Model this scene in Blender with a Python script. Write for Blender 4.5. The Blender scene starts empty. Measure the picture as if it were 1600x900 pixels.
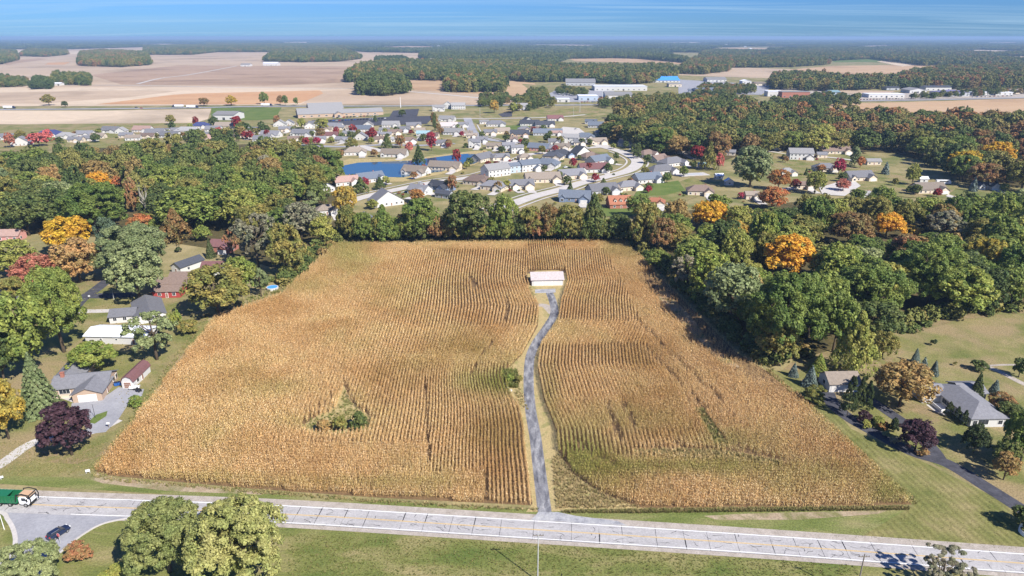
import bpy, bmesh, math, random
import numpy as np
from mathutils import Vector, Matrix
from mathutils.geometry import tessellate_polygon
S = bpy.context.scene
C = S.collection
R = math.radians
rng = np.random.default_rng(7)
random.seed(7)

# ------------------------------------------------------------------ camera, sky, sun, exposure
HC, PITCH, F = 105.0, R(20.2), 1066.7
cd = bpy.data.cameras.new('camera'); cam = bpy.data.objects.new('camera', cd); C.objects.link(cam)
cam.location = (0, 0, HC); cam.rotation_euler = (R(90) - PITCH, 0, 0)
cd.sensor_width = 36; cd.lens = 24; cd.clip_start = 1; cd.clip_end = 200000
S.camera = cam
SUN_EL, SUN_AZ = R(42), R(136)          # azimuth clockwise from +Y: the sun stands behind the camera on the right
W = bpy.data.worlds.new('World'); S.world = W; W.use_nodes = True
wt = W.node_tree; wn = wt.nodes; wl = wt.links; wn.clear()
sky = wn.new('ShaderNodeTexSky'); sky.sky_type = 'NISHITA'; sky.sun_disc = False
sky.sun_elevation = SUN_EL; sky.sun_rotation = SUN_AZ
sky.altitude = 200; sky.air_density = 1.0; sky.dust_density = 0.2; sky.ozone_density = 4.0
tint = wn.new('ShaderNodeMix'); tint.data_type = 'RGBA'; tint.blend_type = 'MULTIPLY'; tint.inputs[0].default_value = 1
tint.inputs[7].default_value = (0.19, 0.375, 0.76, 1)
wl.new(sky.outputs[0], tint.inputs[6])
# thin cirrus: noise on a cloud layer seen in perspective
tc = wn.new('ShaderNodeTexCoord'); sp = wn.new('ShaderNodeSeparateXYZ'); wl.new(tc.outputs['Generated'], sp.inputs[0])
mz = wn.new('ShaderNodeMath'); mz.operation = 'MAXIMUM'; mz.inputs[1].default_value = 0.0; wl.new(sp.outputs[2], mz.inputs[0])
ma = wn.new('ShaderNodeMath'); ma.inputs[1].default_value = 0.035; wl.new(mz.outputs[0], ma.inputs[0])
dx = wn.new('ShaderNodeMath'); dx.operation = 'DIVIDE'; wl.new(sp.outputs[0], dx.inputs[0]); wl.new(ma.outputs[0], dx.inputs[1])
dy = wn.new('ShaderNodeMath'); dy.operation = 'DIVIDE'; wl.new(sp.outputs[1], dy.inputs[0]); wl.new(ma.outputs[0], dy.inputs[1])
cb = wn.new('ShaderNodeCombineXYZ'); wl.new(dx.outputs[0], cb.inputs[0]); wl.new(dy.outputs[0], cb.inputs[1])
mp = wn.new('ShaderNodeMapping'); mp.inputs['Scale'].default_value = (0.10, 0.5, 1); mp.inputs['Rotation'].default_value = (0, 0, 0.12)
wl.new(cb.outputs[0], mp.inputs[0])
cn = wn.new('ShaderNodeTexNoise'); cn.inputs['Scale'].default_value = 1.0; cn.inputs['Detail'].default_value = 7; cn.inputs['Roughness'].default_value = 0.62
cn.inputs['Distortion'].default_value = 0.8
wl.new(mp.outputs[0], cn.inputs['Vector'])
cr = wn.new('ShaderNodeMapRange'); cr.inputs[1].default_value = 0.46; cr.inputs[2].default_value = 0.74; cr.inputs[3].default_value = 0; cr.inputs[4].default_value = 0.5
wl.new(cn.outputs['Fac'], cr.inputs[0])
cm = wn.new('ShaderNodeMix'); cm.data_type = 'RGBA'; cm.inputs[7].default_value = (3.0, 4.3, 5.6, 1)
wl.new(cr.outputs[0], cm.inputs[0]); wl.new(tint.outputs[2], cm.inputs[6])
bg = wn.new('ShaderNodeBackground'); bg.inputs[1].default_value = 0.10; wl.new(cm.outputs[2], bg.inputs[0])
wo = wn.new('ShaderNodeOutputWorld'); wl.new(bg.outputs[0], wo.inputs[0])
sd = bpy.data.lights.new('sun', 'SUN'); sun = bpy.data.objects.new('sun', sd); C.objects.link(sun)
sd.energy = 5.0; sd.angle = R(0.5); sd.color = (1.0, 0.95, 0.87)
sv = Vector((math.sin(SUN_AZ) * math.cos(SUN_EL), math.cos(SUN_AZ) * math.cos(SUN_EL), math.sin(SUN_EL)))
sun.rotation_euler = (-sv).to_track_quat('-Z', 'Y').to_euler(); sun.location = (60, -60, 150)
S.view_settings.view_transform = 'Standard'; S.view_settings.look = 'None'
S.view_settings.exposure = 0.75; S.view_settings.gamma = 1.0
S.cycles.max_bounces = 6; S.cycles.diffuse_bounces = 3; S.cycles.transparent_max_bounces = 4; S.cycles.volume_bounces = 0

# ------------------------------------------------------------------ photograph geometry -> ground
def P(px, py, z=0.0):
    b = math.atan((py - 450.0) / F); t = (HC - z) / math.tan(PITCH + b)
    slant = (HC - z) / math.sin(PITCH + b); depth = slant * math.cos(b)
    return Vector(((px - 800.0) / F * depth, t, z))
def scale_at(py, z=0.0):                                  # photo pixels per metre at that row
    b = math.atan((py - 450.0) / F); return F / ((HC - z) / math.sin(PITCH + b) * math.cos(b))
def PN(px, py, z=0.0):
    b = np.arctan((py - 450.0) / F); t = (HC - z) / np.tan(PITCH + b)
    depth = (HC - z) / np.sin(PITCH + b) * np.cos(b)
    return (px - 800.0) / F * depth, t
def QN(x, y, z=0.0):                                      # ground -> photo pixel
    h = HC - z; d = y * math.cos(PITCH) + h * math.sin(PITCH); v = h * math.cos(PITCH) - y * math.sin(PITCH)
    return 800 + F * x / d, 450 + F * v / d
def inside(px, py, poly):
    poly = np.asarray(poly, float); r = np.zeros(np.shape(px), bool); n = len(poly); j = n - 1
    for i in range(n):
        xi, yi = poly[i]; xj, yj = poly[j]
        c = ((yi > py) != (yj > py)) & (px < (xj - xi) * (py - yi) / (yj - yi + 1e-12) + xi)
        r ^= c; j = i
    return r

# ------------------------------------------------------------------ materials
def rgb(c): return (c[0], c[1], c[2], 1.0)
def new_mat(name):
    m = bpy.data.materials.new(name); m.use_nodes = True
    return m, m.node_tree.nodes, m.node_tree.links, m.node_tree.nodes['Principled BSDF']
def nz(n, l, scale, detail=4, rough=0.55, vec=None, dist=0.0):
    t = n.new('ShaderNodeTexNoise'); t.inputs['Scale'].default_value = scale; t.inputs['Detail'].default_value = detail
    t.inputs['Roughness'].default_value = rough; t.inputs['Distortion'].default_value = dist
    if vec is not None: l.new(vec, t.inputs['Vector'])
    return t
def ramp(n, l, fac, stops):
    r = n.new('ShaderNodeValToRGB'); e = r.color_ramp.elements
    e[0].position, e[0].color = stops[0][0], rgb(stops[0][1]); e[1].position, e[1].color = stops[-1][0], rgb(stops[-1][1])
    for p, c in stops[1:-1]:
        k = e.new(p); k.color = rgb(c)
    l.new(fac, r.inputs[0]); return r
def ground_mat(name, stops, scale, fine=None, fine_amt=0.35, rough=0.95, bump=0.0, stretch=None, rot=0.0, patch=None, patch_scale=0.01, patch_rng=(0.45, 0.6)):
    m, n, l, b = new_mat(name)
    g = n.new('ShaderNodeNewGeometry'); vec = g.outputs['Position']
    if stretch:
        q = n.new('ShaderNodeMapping'); q.inputs['Scale'].default_value = stretch; q.inputs['Rotation'].default_value = (0, 0, rot)
        l.new(vec, q.inputs[0]); v2 = q.outputs[0]
    else: v2 = vec
    t = nz(n, l, scale, 6, 0.6, v2, 0.3); r = ramp(n, l, t.outputs['Fac'], stops); col = r.outputs[0]
    if patch:
        t3 = nz(n, l, patch_scale, 5, 0.6, vec, 0.5); mr = n.new('ShaderNodeMapRange'); mr.inputs[1].default_value, mr.inputs[2].default_value = patch_rng
        l.new(t3.outputs['Fac'], mr.inputs[0]); mx = n.new('ShaderNodeMix'); mx.data_type = 'RGBA'; mx.inputs[7].default_value = rgb(patch)
        l.new(mr.outputs[0], mx.inputs[0]); l.new(col, mx.inputs[6]); col = mx.outputs[2]
    if fine:
        t2 = nz(n, l, fine, 3, 0.7, vec)
        mr = n.new('ShaderNodeMapRange'); mr.inputs[1].default_value = 0.3; mr.inputs[2].default_value = 0.7
        mr.inputs[3].default_value = 1 - fine_amt; mr.inputs[4].default_value = 1 + fine_amt; l.new(t2.outputs['Fac'], mr.inputs[0])
        mx = n.new('ShaderNodeMix'); mx.data_type = 'RGBA'; mx.blend_type = 'MULTIPLY'; mx.inputs[0].default_value = 1
        l.new(col, mx.inputs[6]); l.new(mr.outputs[0], mx.inputs[7]); col = mx.outputs[2]
        if bump:
            bp = n.new('ShaderNodeBump'); bp.inputs['Strength'].default_value = bump; bp.inputs['Distance'].default_value = 0.15
            l.new(t2.outputs['Fac'], bp.inputs['Height']); l.new(bp.outputs[0], b.inputs['Normal'])
    l.new(col, b.inputs['Base Color']); b.inputs['Roughness'].default_value = rough; b.inputs['Specular IOR Level'].default_value = 0.15
    return m
def plain(name, c, rough=0.7, var=0.15, scale=3.0, metal=0.0, spec=0.3):
    m, n, l, b = new_mat(name)
    tcn = n.new('ShaderNodeTexCoord'); t = nz(n, l, scale, 5, 0.65, tcn.outputs['Object'])
    r = ramp(n, l, t.outputs['Fac'], [(0.3, tuple(v * (1 - var) for v in c)), (0.7, tuple(min(1, v * (1 + var)) for v in c))])
    l.new(r.outputs[0], b.inputs['Base Color']); b.inputs['Roughness'].default_value = rough; b.inputs['Metallic'].default_value = metal
    b.inputs['Specular IOR Level'].default_value = spec
    return m
def shingle(name, c):
    m, n, l, b = new_mat(name)
    tcn = n.new('ShaderNodeTexCoord'); t = nz(n, l, 1.3, 6, 0.75, tcn.outputs['Object'])
    oi = n.new('ShaderNodeObjectInfo')
    r = ramp(n, l, t.outputs['Fac'], [(0.3, tuple(v * 0.78 for v in c)), (0.7, tuple(v * 1.2 for v in c))])
    mr = n.new('ShaderNodeMapRange'); mr.inputs[3].default_value = 0.8; mr.inputs[4].default_value = 1.2; l.new(oi.outputs['Random'], mr.inputs[0])
    mx = n.new('ShaderNodeMix'); mx.data_type = 'RGBA'; mx.blend_type = 'MULTIPLY'; mx.inputs[0].default_value = 1
    l.new(r.outputs[0], mx.inputs[6]); l.new(mr.outputs[0], mx.inputs[7])
    l.new(mx.outputs[2], b.inputs['Base Color']); b.inputs['Roughness'].default_value = 0.9; b.inputs['Specular IOR Level'].default_value = 0.2
    return m
def leaf_mat(name, c, c2=None, transl=0.36, var=0.4):
    m, n, l, b = new_mat(name); c2 = c2 or c
    g = n.new('ShaderNodeNewGeometry'); oi = n.new('ShaderNodeObjectInfo')
    tcn = n.new('ShaderNodeTexCoord'); t = nz(n, l, 2.2, 3, 0.6, tcn.outputs['Object'])
    r = ramp(n, l, t.outputs['Fac'], [(0.38, c), (0.62, c2)])
    mr = n.new('ShaderNodeMapRange'); mr.inputs[3].default_value = 1 - var; mr.inputs[4].default_value = 1 + var; l.new(g.outputs['Random Per Island'], mr.inputs[0])
    mx = n.new('ShaderNodeMix'); mx.data_type = 'RGBA'; mx.blend_type = 'MULTIPLY'; mx.inputs[0].default_value = 1
    l.new(r.outputs[0], mx.inputs[6]); l.new(mr.outputs[0], mx.inputs[7])
    hs = n.new('ShaderNodeHueSaturation')
    m1 = n.new('ShaderNodeMapRange'); m1.inputs[3].default_value = 0.485; m1.inputs[4].default_value = 0.515; l.new(oi.outputs['Random'], m1.inputs[0]); l.new(m1.outputs[0], hs.inputs['Hue'])
    m2 = n.new('ShaderNodeMapRange'); m2.inputs[3].default_value = 1.2; m2.inputs[4].default_value = 0.8; l.new(oi.outputs['Random'], m2.inputs[0]); l.new(m2.outputs[0], hs.inputs['Value'])
    l.new(mx.outputs[2], hs.inputs['Color'])
    l.new(hs.outputs[0], b.inputs['Base Color']); b.inputs['Roughness'].default_value = 0.6; b.inputs['Specular IOR Level'].default_value = 0.25
    tr = n.new('ShaderNodeBsdfTranslucent'); l.new(hs.outputs[0], tr.inputs[0])
    ms = n.new('ShaderNodeMixShader'); ms.inputs[0].default_value = transl
    l.new(b.outputs[0], ms.inputs[1]); l.new(tr.outputs[0], ms.inputs[2]); l.new(ms.outputs[0], n['Material Output'].inputs[0])
    return m

M = {}
M['ground'] = ground_mat('dry_grass', [(0.3, (0.17, 0.16, 0.065)), (0.5, (0.25, 0.21, 0.10)), (0.7, (0.33, 0.27, 0.14))], 0.05, 1.2, 0.25, patch=(0.14, 0.15, 0.05), patch_scale=0.02, patch_rng=(0.5, 0.62))
M['lawn'] = ground_mat('lawn_grass', [(0.3, (0.11, 0.13, 0.035)), (0.5, (0.18, 0.175, 0.06)), (0.72, (0.29, 0.235, 0.115))], 0.08, 2.2, 0.4, bump=0.5, patch=(0.26, 0.20, 0.105), patch_scale=0.04, patch_rng=(0.46, 0.62))
M['greenlawn'] = ground_mat('green_lawn_grass', [(0.3, (0.075, 0.125, 0.025)), (0.7, (0.14, 0.17, 0.045))], 0.08, 2.2, 0.3)
M['verge'] = ground_mat('verge_grass', [(0.3, (0.10, 0.13, 0.03)), (0.5, (0.15, 0.17, 0.05)), (0.7, (0.25, 0.22, 0.10))], 0.15, 2.5, 0.4, bump=0.6, stretch=(0.35, 1.4, 1))
M['front'] = ground_mat('front_lawn_grass', [(0.3, (0.09, 0.125, 0.028)), (0.48, (0.155, 0.165, 0.048)), (0.66, (0.26, 0.22, 0.10))], 0.11, 2.4, 0.4, bump=0.6, stretch=(0.6, 1.5, 1))
M['dirt'] = ground_mat('bare_dirt', [(0.3, (0.26, 0.19, 0.12)), (0.7, (0.42, 0.34, 0.24))], 0.3, 2.5, 0.3, patch=(0.18, 0.17, 0.07), patch_scale=0.15)
M['needles'] = ground_mat('leaf_litter', [(0.3, (0.17, 0.14, 0.065)), (0.7, (0.29, 0.21, 0.12))], 0.3, 2.0, 0.35, patch=(0.17, 0.165, 0.06), patch_scale=0.12)
M['straw'] = ground_mat('dry_straw_grass', [(0.3, (0.30, 0.24, 0.11)), (0.5, (0.40, 0.31, 0.15)), (0.7, (0.20, 0.20, 0.07))], 0.25, 2.5, 0.35, bump=0.6)
M['soil'] = ground_mat('field_soil', [(0.3, (0.10, 0.065, 0.035)), (0.7, (0.22, 0.14, 0.07))], 0.5, 3.0, 0.4)
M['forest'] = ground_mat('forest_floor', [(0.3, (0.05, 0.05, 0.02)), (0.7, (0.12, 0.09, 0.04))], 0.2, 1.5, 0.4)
for k, a, b_ in (('tan', (0.39, 0.29, 0.20), (0.465, 0.355, 0.25)), ('sand', (0.49, 0.385, 0.275), (0.58, 0.465, 0.34)), ('rust', (0.44, 0.24, 0.12), (0.50, 0.31, 0.17)),
                 ('pink', (0.31, 0.21, 0.14), (0.39, 0.275, 0.19)), ('brown', (0.39, 0.25, 0.14), (0.47, 0.33, 0.20))):
    M[k] = ground_mat(k + '_field', [(0.32, a), (0.68, b_)], 0.006, 0.06, 0.08, stretch=(0.35, 1.6, 1), rot=0.15, patch=tuple(v * 0.72 for v in a), patch_scale=0.0035, patch_rng=(0.5, 0.68))
M['asphalt'] = ground_mat('dark_asphalt', [(0.3, (0.045, 0.045, 0.055)), (0.7, (0.085, 0.085, 0.10))], 0.4, 2.0, 0.25)
M['greyasphalt'] = ground_mat('weathered_asphalt', [(0.3, (0.24, 0.24, 0.26)), (0.7, (0.34, 0.34, 0.36))], 0.1, 1.5, 0.12)
M['concrete'] = ground_mat('pale_concrete', [(0.3, (0.43, 0.40, 0.37)), (0.7, (0.52, 0.49, 0.46))], 0.2, 1.5, 0.1)
M['gravel'] = ground_mat('gravel', [(0.3, (0.30, 0.26, 0.22)), (0.7, (0.43, 0.38, 0.33))], 0.5, 4.0, 0.25)
M['apron'] = ground_mat('worn_apron', [(0.3, (0.20, 0.20, 0.22)), (0.5, (0.33, 0.33, 0.34)), (0.7, (0.46, 0.45, 0.43))], 0.35, 2.5, 0.2)
M['drive'] = ground_mat('patched_asphalt', [(0.30, (0.06, 0.06, 0.07)), (0.45, (0.15, 0.15, 0.165)), (0.57, (0.24, 0.24, 0.25)), (0.72, (0.38, 0.37, 0.36))], 0.5, 3.0, 0.3, stretch=(1.3, 0.35, 1))
M['slab'] = ground_mat('road_concrete', [(0.28, (0.30, 0.285, 0.28)), (0.5, (0.375, 0.36, 0.355)), (0.72, (0.43, 0.415, 0.405))], 0.35, 2.5, 0.18, stretch=(0.25, 1.3, 1), rot=0.08)
M['tar'] = plain('tar', (0.03, 0.03, 0.033), 0.6)
M['white_line'] = plain('white_line_paint', (0.8, 0.8, 0.78), 0.7, 0.1)
M['yellow_line'] = plain('yellow_line_paint', (0.62, 0.42, 0.16), 0.7, 0.2)
m, n, l, b = new_mat('pond_water'); M['water'] = m
b.inputs['Base Color'].default_value = (0.025, 0.075, 0.13, 1); b.inputs['Roughness'].default_value = 0.08; b.inputs['IOR'].default_value = 1.33
bp = n.new('ShaderNodeBump'); bp.inputs['Strength'].default_value = 0.12; t = nz(n, l, 0.8, 3); g = n.new('ShaderNodeNewGeometry'); l.new(g.outputs['Position'], t.inputs['Vector'])
l.new(t.outputs['Fac'], bp.inputs['Height']); l.new(bp.outputs[0], b.inputs['Normal'])
# mown stripes on the lawn by the drive: sheen of the leaning blades put into the colour
m, n, l, b = new_mat('mown_lawn'); M['mown'] = m
g = n.new('ShaderNodeNewGeometry'); q = n.new('ShaderNodeMapping'); dv_ = P(1432, 795) - P(1205, 584); q.inputs['Rotation'].default_value = (0, 0, math.atan2(dv_.x, dv_.y)); l.new(g.outputs['Position'], q.inputs[0])
wv = n.new('ShaderNodeTexWave'); wv.bands_direction = 'X'; wv.inputs['Scale'].default_value = 0.17; wv.inputs['Distortion'].default_value = 2.2; wv.inputs['Detail'].default_value = 2; wv.inputs['Detail Scale'].default_value = 0.6
l.new(q.outputs[0], wv.inputs['Vector'])
t = nz(n, l, 0.09, 6, 0.65, g.outputs['Position']); t2 = nz(n, l, 2.3, 3, 0.7, g.outputs['Position'])
r1 = ramp(n, l, t.outputs['Fac'], [(0.32, (0.12, 0.135, 0.038)), (0.5, (0.185, 0.178, 0.062)), (0.70, (0.28, 0.23, 0.11))])
mr = n.new('ShaderNodeMapRange'); mr.inputs[3].default_value = 0.84; mr.inputs[4].default_value = 1.08; l.new(wv.outputs['Fac'], mr.inputs[0])
mr2 = n.new('ShaderNodeMapRange'); mr2.inputs[1].default_value = .3; mr2.inputs[2].default_value = .7; mr2.inputs[3].default_value = 0.7; mr2.inputs[4].default_value = 1.3; l.new(t2.outputs['Fac'], mr2.inputs[0])
mm = n.new('ShaderNodeMath'); mm.operation = 'MULTIPLY'; l.new(mr.outputs[0], mm.inputs[0]); l.new(mr2.outputs[0], mm.inputs[1])
mx = n.new('ShaderNodeMix'); mx.data_type = 'RGBA'; mx.blend_type = 'MULTIPLY'; mx.inputs[0].default_value = 1
l.new(r1.outputs[0], mx.inputs[6]); l.new(mm.outputs[0], mx.inputs[7]); l.new(mx.outputs[2], b.inputs['Base Color']); b.inputs['Roughness'].default_value = 0.95; b.inputs['Specular IOR Level'].default_value = 0.1

M['bark'] = plain('bark', (0.10, 0.075, 0.05), 0.9, 0.3, 4)
M['palebark'] = plain('pale_bark', (0.38, 0.35, 0.30), 0.9, 0.2, 4)
M['white'] = plain('white_siding', (0.54, 0.53, 0.51), 0.6, 0.05, 2)
M['cream'] = plain('cream_siding', (0.58, 0.50, 0.39), 0.7, 0.08, 2)
M['tanwall'] = plain('tan_brick', (0.42, 0.31, 0.23), 0.85, 0.2, 6)
M['greywall'] = plain('grey_siding', (0.40, 0.41, 0.43), 0.7, 0.08, 2)
M['bluewall'] = plain('pale_blue_siding', (0.38, 0.45, 0.52), 0.7, 0.08, 2)
M['navywall'] = plain('slate_blue_siding', (0.17, 0.22, 0.32), 0.7, 0.08, 2)
M['redwall'] = plain('red_siding', (0.34, 0.055, 0.05), 0.7, 0.15, 3)
M['brick'] = plain('red_brick', (0.34, 0.14, 0.10), 0.85, 0.2, 6)
M['pinkwall'] = plain('rose_siding', (0.55, 0.27, 0.24), 0.7, 0.1, 3)
M['glass'] = plain('window_glass', (0.03, 0.035, 0.045), 0.12, 0.1, 1, 0, 0.6)
M['trim'] = plain('white_trim', (0.78, 0.77, 0.75), 0.5, 0.04)
M['gdoor'] = plain('garage_door_paint', (0.60, 0.58, 0.56), 0.5, 0.04)
M['browndoor'] = plain('brown_door_paint', (0.26, 0.15, 0.11), 0.6, 0.1)
ROOF = dict(grey=(0.17, 0.17, 0.185), lightgrey=(0.25, 0.245, 0.245), dark=(0.06, 0.065, 0.08), blue=(0.125, 0.145, 0.18), navy=(0.045, 0.055, 0.14),
            tan=(0.24, 0.20, 0.165), brown=(0.17, 0.125, 0.105), maroon=(0.16, 0.08, 0.08), orange=(0.30, 0.125, 0.075), teal=(0.22, 0.33, 0.36),
            pink=(0.50, 0.44, 0.43), white=(0.66, 0.68, 0.74), brightblue=(0.06, 0.25, 0.62), purple=(0.18, 0.17, 0.30), rose=(0.33, 0.22, 0.19))
for k, c in ROOF.items(): M['roof_' + k] = shingle(k + '_roof', c)
LEAF = dict(green=((0.074, 0.110, 0.022), (0.125, 0.148, 0.030)), dark=((0.050, 0.074, 0.020), (0.086, 0.100, 0.026)), bright=((0.105, 0.145, 0.026), (0.165, 0.175, 0.036)),
            olive=((0.105, 0.115, 0.028), (0.175, 0.145, 0.036)), yellowgreen=((0.15, 0.17, 0.036), (0.20, 0.19, 0.045)), yellow=((0.30, 0.20, 0.03), (0.20, 0.17, 0.04)), palegreen=((0.125, 0.145, 0.045), (0.185, 0.185, 0.062)),
            gold=((0.33, 0.225, 0.018), (0.33, 0.185, 0.02)), orange=((0.29, 0.10, 0.032), (0.22, 0.125, 0.04)), rust=((0.21, 0.10, 0.042), (0.14, 0.115, 0.042)),
            red=((0.22, 0.022, 0.025), (0.14, 0.022, 0.025)), purple=((0.030, 0.014, 0.018), (0.045, 0.020, 0.024)), silver=((0.115, 0.14, 0.055), (0.165, 0.185, 0.080)),
            greyish=((0.17, 0.15, 0.10), (0.13, 0.135, 0.075)), spruce=((0.065, 0.088, 0.042), (0.085, 0.115, 0.07)), bluespruce=((0.085, 0.110, 0.095), (0.12, 0.145, 0.12)),
            evergreen=((0.034, 0.047, 0.014), (0.048, 0.062, 0.020)), pinkred=((0.36, 0.11, 0.09), (0.26, 0.09, 0.06)), bronze=((0.25, 0.155, 0.055), (0.19, 0.14, 0.05)))
for k, (c, c2) in LEAF.items(): M['leaf_' + k] = leaf_mat(k + '_foliage', tuple(1.8 * v + .006 for v in c), tuple(1.8 * v + .006 for v in c2))

# ------------------------------------------------------------------ object helpers
ALL = []                                                   # (object, photo x, photo y) of labelled things
def link(name, me, parent=None, kind=None, loc=None, rz=None):
    o = bpy.data.objects.new(name, me); C.objects.link(o)
    if parent is not None: o.parent = parent
    if loc is not None: o.location = loc
    if rz is not None: o.rotation_euler = (0, 0, rz)
    if kind: o['kind'] = kind
    return o
def thing(name, label, cat, loc=(0, 0, 0), rz=0.0, group=None):
    o = link(name, None, None, None, loc, rz); o.empty_display_size = 0.5
    tag(o, label, cat, group); return o
def tag(o, label, cat, group=None):
    o['label'] = label; o['category'] = cat
    if group: o['group'] = group
    ALL.append(o)
def bm_mesh(name, bm, *mats, smooth=False):
    me = bpy.data.meshes.new(name); bm.normal_update(); bm.to_mesh(me); bm.free()
    for m_ in mats: me.materials.append(m_)
    if smooth: me.polygons.foreach_set('use_smooth', [True] * len(me.polygons))
    return me
def np_mesh(name, V, Fc, *mats):
    me = bpy.data.meshes.new(name); V = np.asarray(V, np.float32); Fc = np.asarray(Fc, np.int32); k = Fc.shape[1]
    me.vertices.add(len(V)); me.vertices.foreach_set('co', V.ravel()); me.loops.add(Fc.size); me.loops.foreach_set('vertex_index', Fc.ravel())
    me.polygons.add(len(Fc)); me.polygons.foreach_set('loop_start', np.arange(0, Fc.size, k, dtype=np.int32)); me.polygons.foreach_set('loop_total', np.full(len(Fc), k, np.int32))
    for m_ in mats: me.materials.append(m_)
    me.update(calc_edges=True); return me
def box(bm, x0, x1, y0, y1, z0, z1, mi=0):
    v = [bm.verts.new(p) for p in ((x0, y0, z0), (x1, y0, z0), (x1, y1, z0), (x0, y1, z0), (x0, y0, z1), (x1, y0, z1), (x1, y1, z1), (x0, y1, z1))]
    for f in ((0, 3, 2, 1), (4, 5, 6, 7), (0, 1, 5, 4), (1, 2, 6, 5), (2, 3, 7, 6), (3, 0, 4, 7)):
        bm.faces.new([v[i] for i in f]).material_index = mi
def prism(bm, pts, a, b, axis='y', mi=0):                  # polygon of (u,v) swept along an axis
    def mk(u, v, t): return (t, u, v) if axis == 'x' else ((u, t, v) if axis == 'y' else (u, v, t))
    A = [bm.verts.new(mk(u, v, a)) for u, v in pts]; B = [bm.verts.new(mk(u, v, b)) for u, v in pts]; k = len(pts)
    fs = [bm.faces.new(A[::-1]), bm.faces.new(B)] + [bm.faces.new((A[i], A[(i + 1) % k], B[(i + 1) % k], B[i])) for i in range(k)]
    for f in fs: f.material_index = mi
def cone(bm, p0, p1, r0, r1, k=7, mi=0):
    p0, p1 = Vector(p0), Vector(p1); q = (p1 - p0).to_track_quat('Z', 'Y').to_matrix()
    A = [bm.verts.new(p0 + q @ Vector((r0 * math.cos(2 * math.pi * i / k), r0 * math.sin(2 * math.pi * i / k), 0))) for i in range(k)]
    B = [bm.verts.new(p1 + q @ Vector((r1 * math.cos(2 * math.pi * i / k), r1 * math.sin(2 * math.pi * i / k), 0))) for i in range(k)]
    for i in range(k): bm.faces.new((A[i], A[(i + 1) % k], B[(i + 1) % k], B[i])).material_index = mi
    bm.faces.new(B).material_index = mi; bm.faces.new(A[::-1]).material_index = mi
def obj(name, bm, m_, parent=None, smooth=False, **kw):
    mats = m_ if isinstance(m_, (list, tuple)) else [m_]
    return link(name, bm_mesh(name, bm, *mats, smooth=smooth), parent, **kw)
def sheet(name, m_, pts, z, px=True, kind='structure'):
    vs = [P(a, b_, z) if px else Vector((a, b_, z)) for a, b_ in pts]
    me = bpy.data.meshes.new(name); tr = tessellate_polygon([vs])
    tris = []
    for t_ in tr:
        a, b_, c_ = t_
        if (vs[b_] - vs[a]).cross(vs[c_] - vs[a]).z < 0: b_, c_ = c_, b_
        tris.append((a, b_, c_))
    me.from_pydata([tuple(v) for v in vs], [], tris); me.materials.append(m_)
    o = link(name, me); o['kind'] = kind; return o
def smooth_line(pts, n=6):
    out = []; q = [pts[0]] + list(pts) + [pts[-1]]
    for i in range(1, len(q) - 2):
        p0, p1, p2, p3 = [Vector(q[j]) for j in (i - 1, i, i + 1, i + 2)]
        for k in range(n):
            t_ = k / n
            out.append(0.5 * (2 * p1 + (p2 - p0) * t_ + (2 * p0 - 5 * p1 + 4 * p2 - p3) * t_ ** 2 + (3 * p1 - p0 - 3 * p2 + p3) * t_ ** 3))
    out.append(Vector(q[-1])); return out
def ribbon_pts(pts, wid):
    L_, R_ = [], []
    for i, p in enumerate(pts):
        d = (pts[min(i + 1, len(pts) - 1)] - pts[max(i - 1, 0)]); d.z = 0; d.normalize(); nrm = Vector((-d.y, d.x, 0))
        w = wid if not callable(wid) else wid(i / (len(pts) - 1))
        L_.append(p + nrm * w / 2); R_.append(p - nrm * w / 2)
    return L_, R_
def strip(name, m_, pxs, wid, z, n=6, px=True, kind='structure', parent=None):
    pts = smooth_line([P(a, b_, z) for a, b_ in pxs] if px else [Vector((a, b_, z)) for a, b_ in pxs], n)
    L_, R_ = ribbon_pts(pts, wid); k = len(pts)
    V = [tuple(v) for v in L_] + [tuple(v) for v in R_]
    me = np_mesh(name, V, [(i + k, i + k + 1, i + 1, i) for i in range(k - 1)], m_)
    o = link(name, me, parent)
    if kind and parent is None: o['kind'] = kind
    return o
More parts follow.
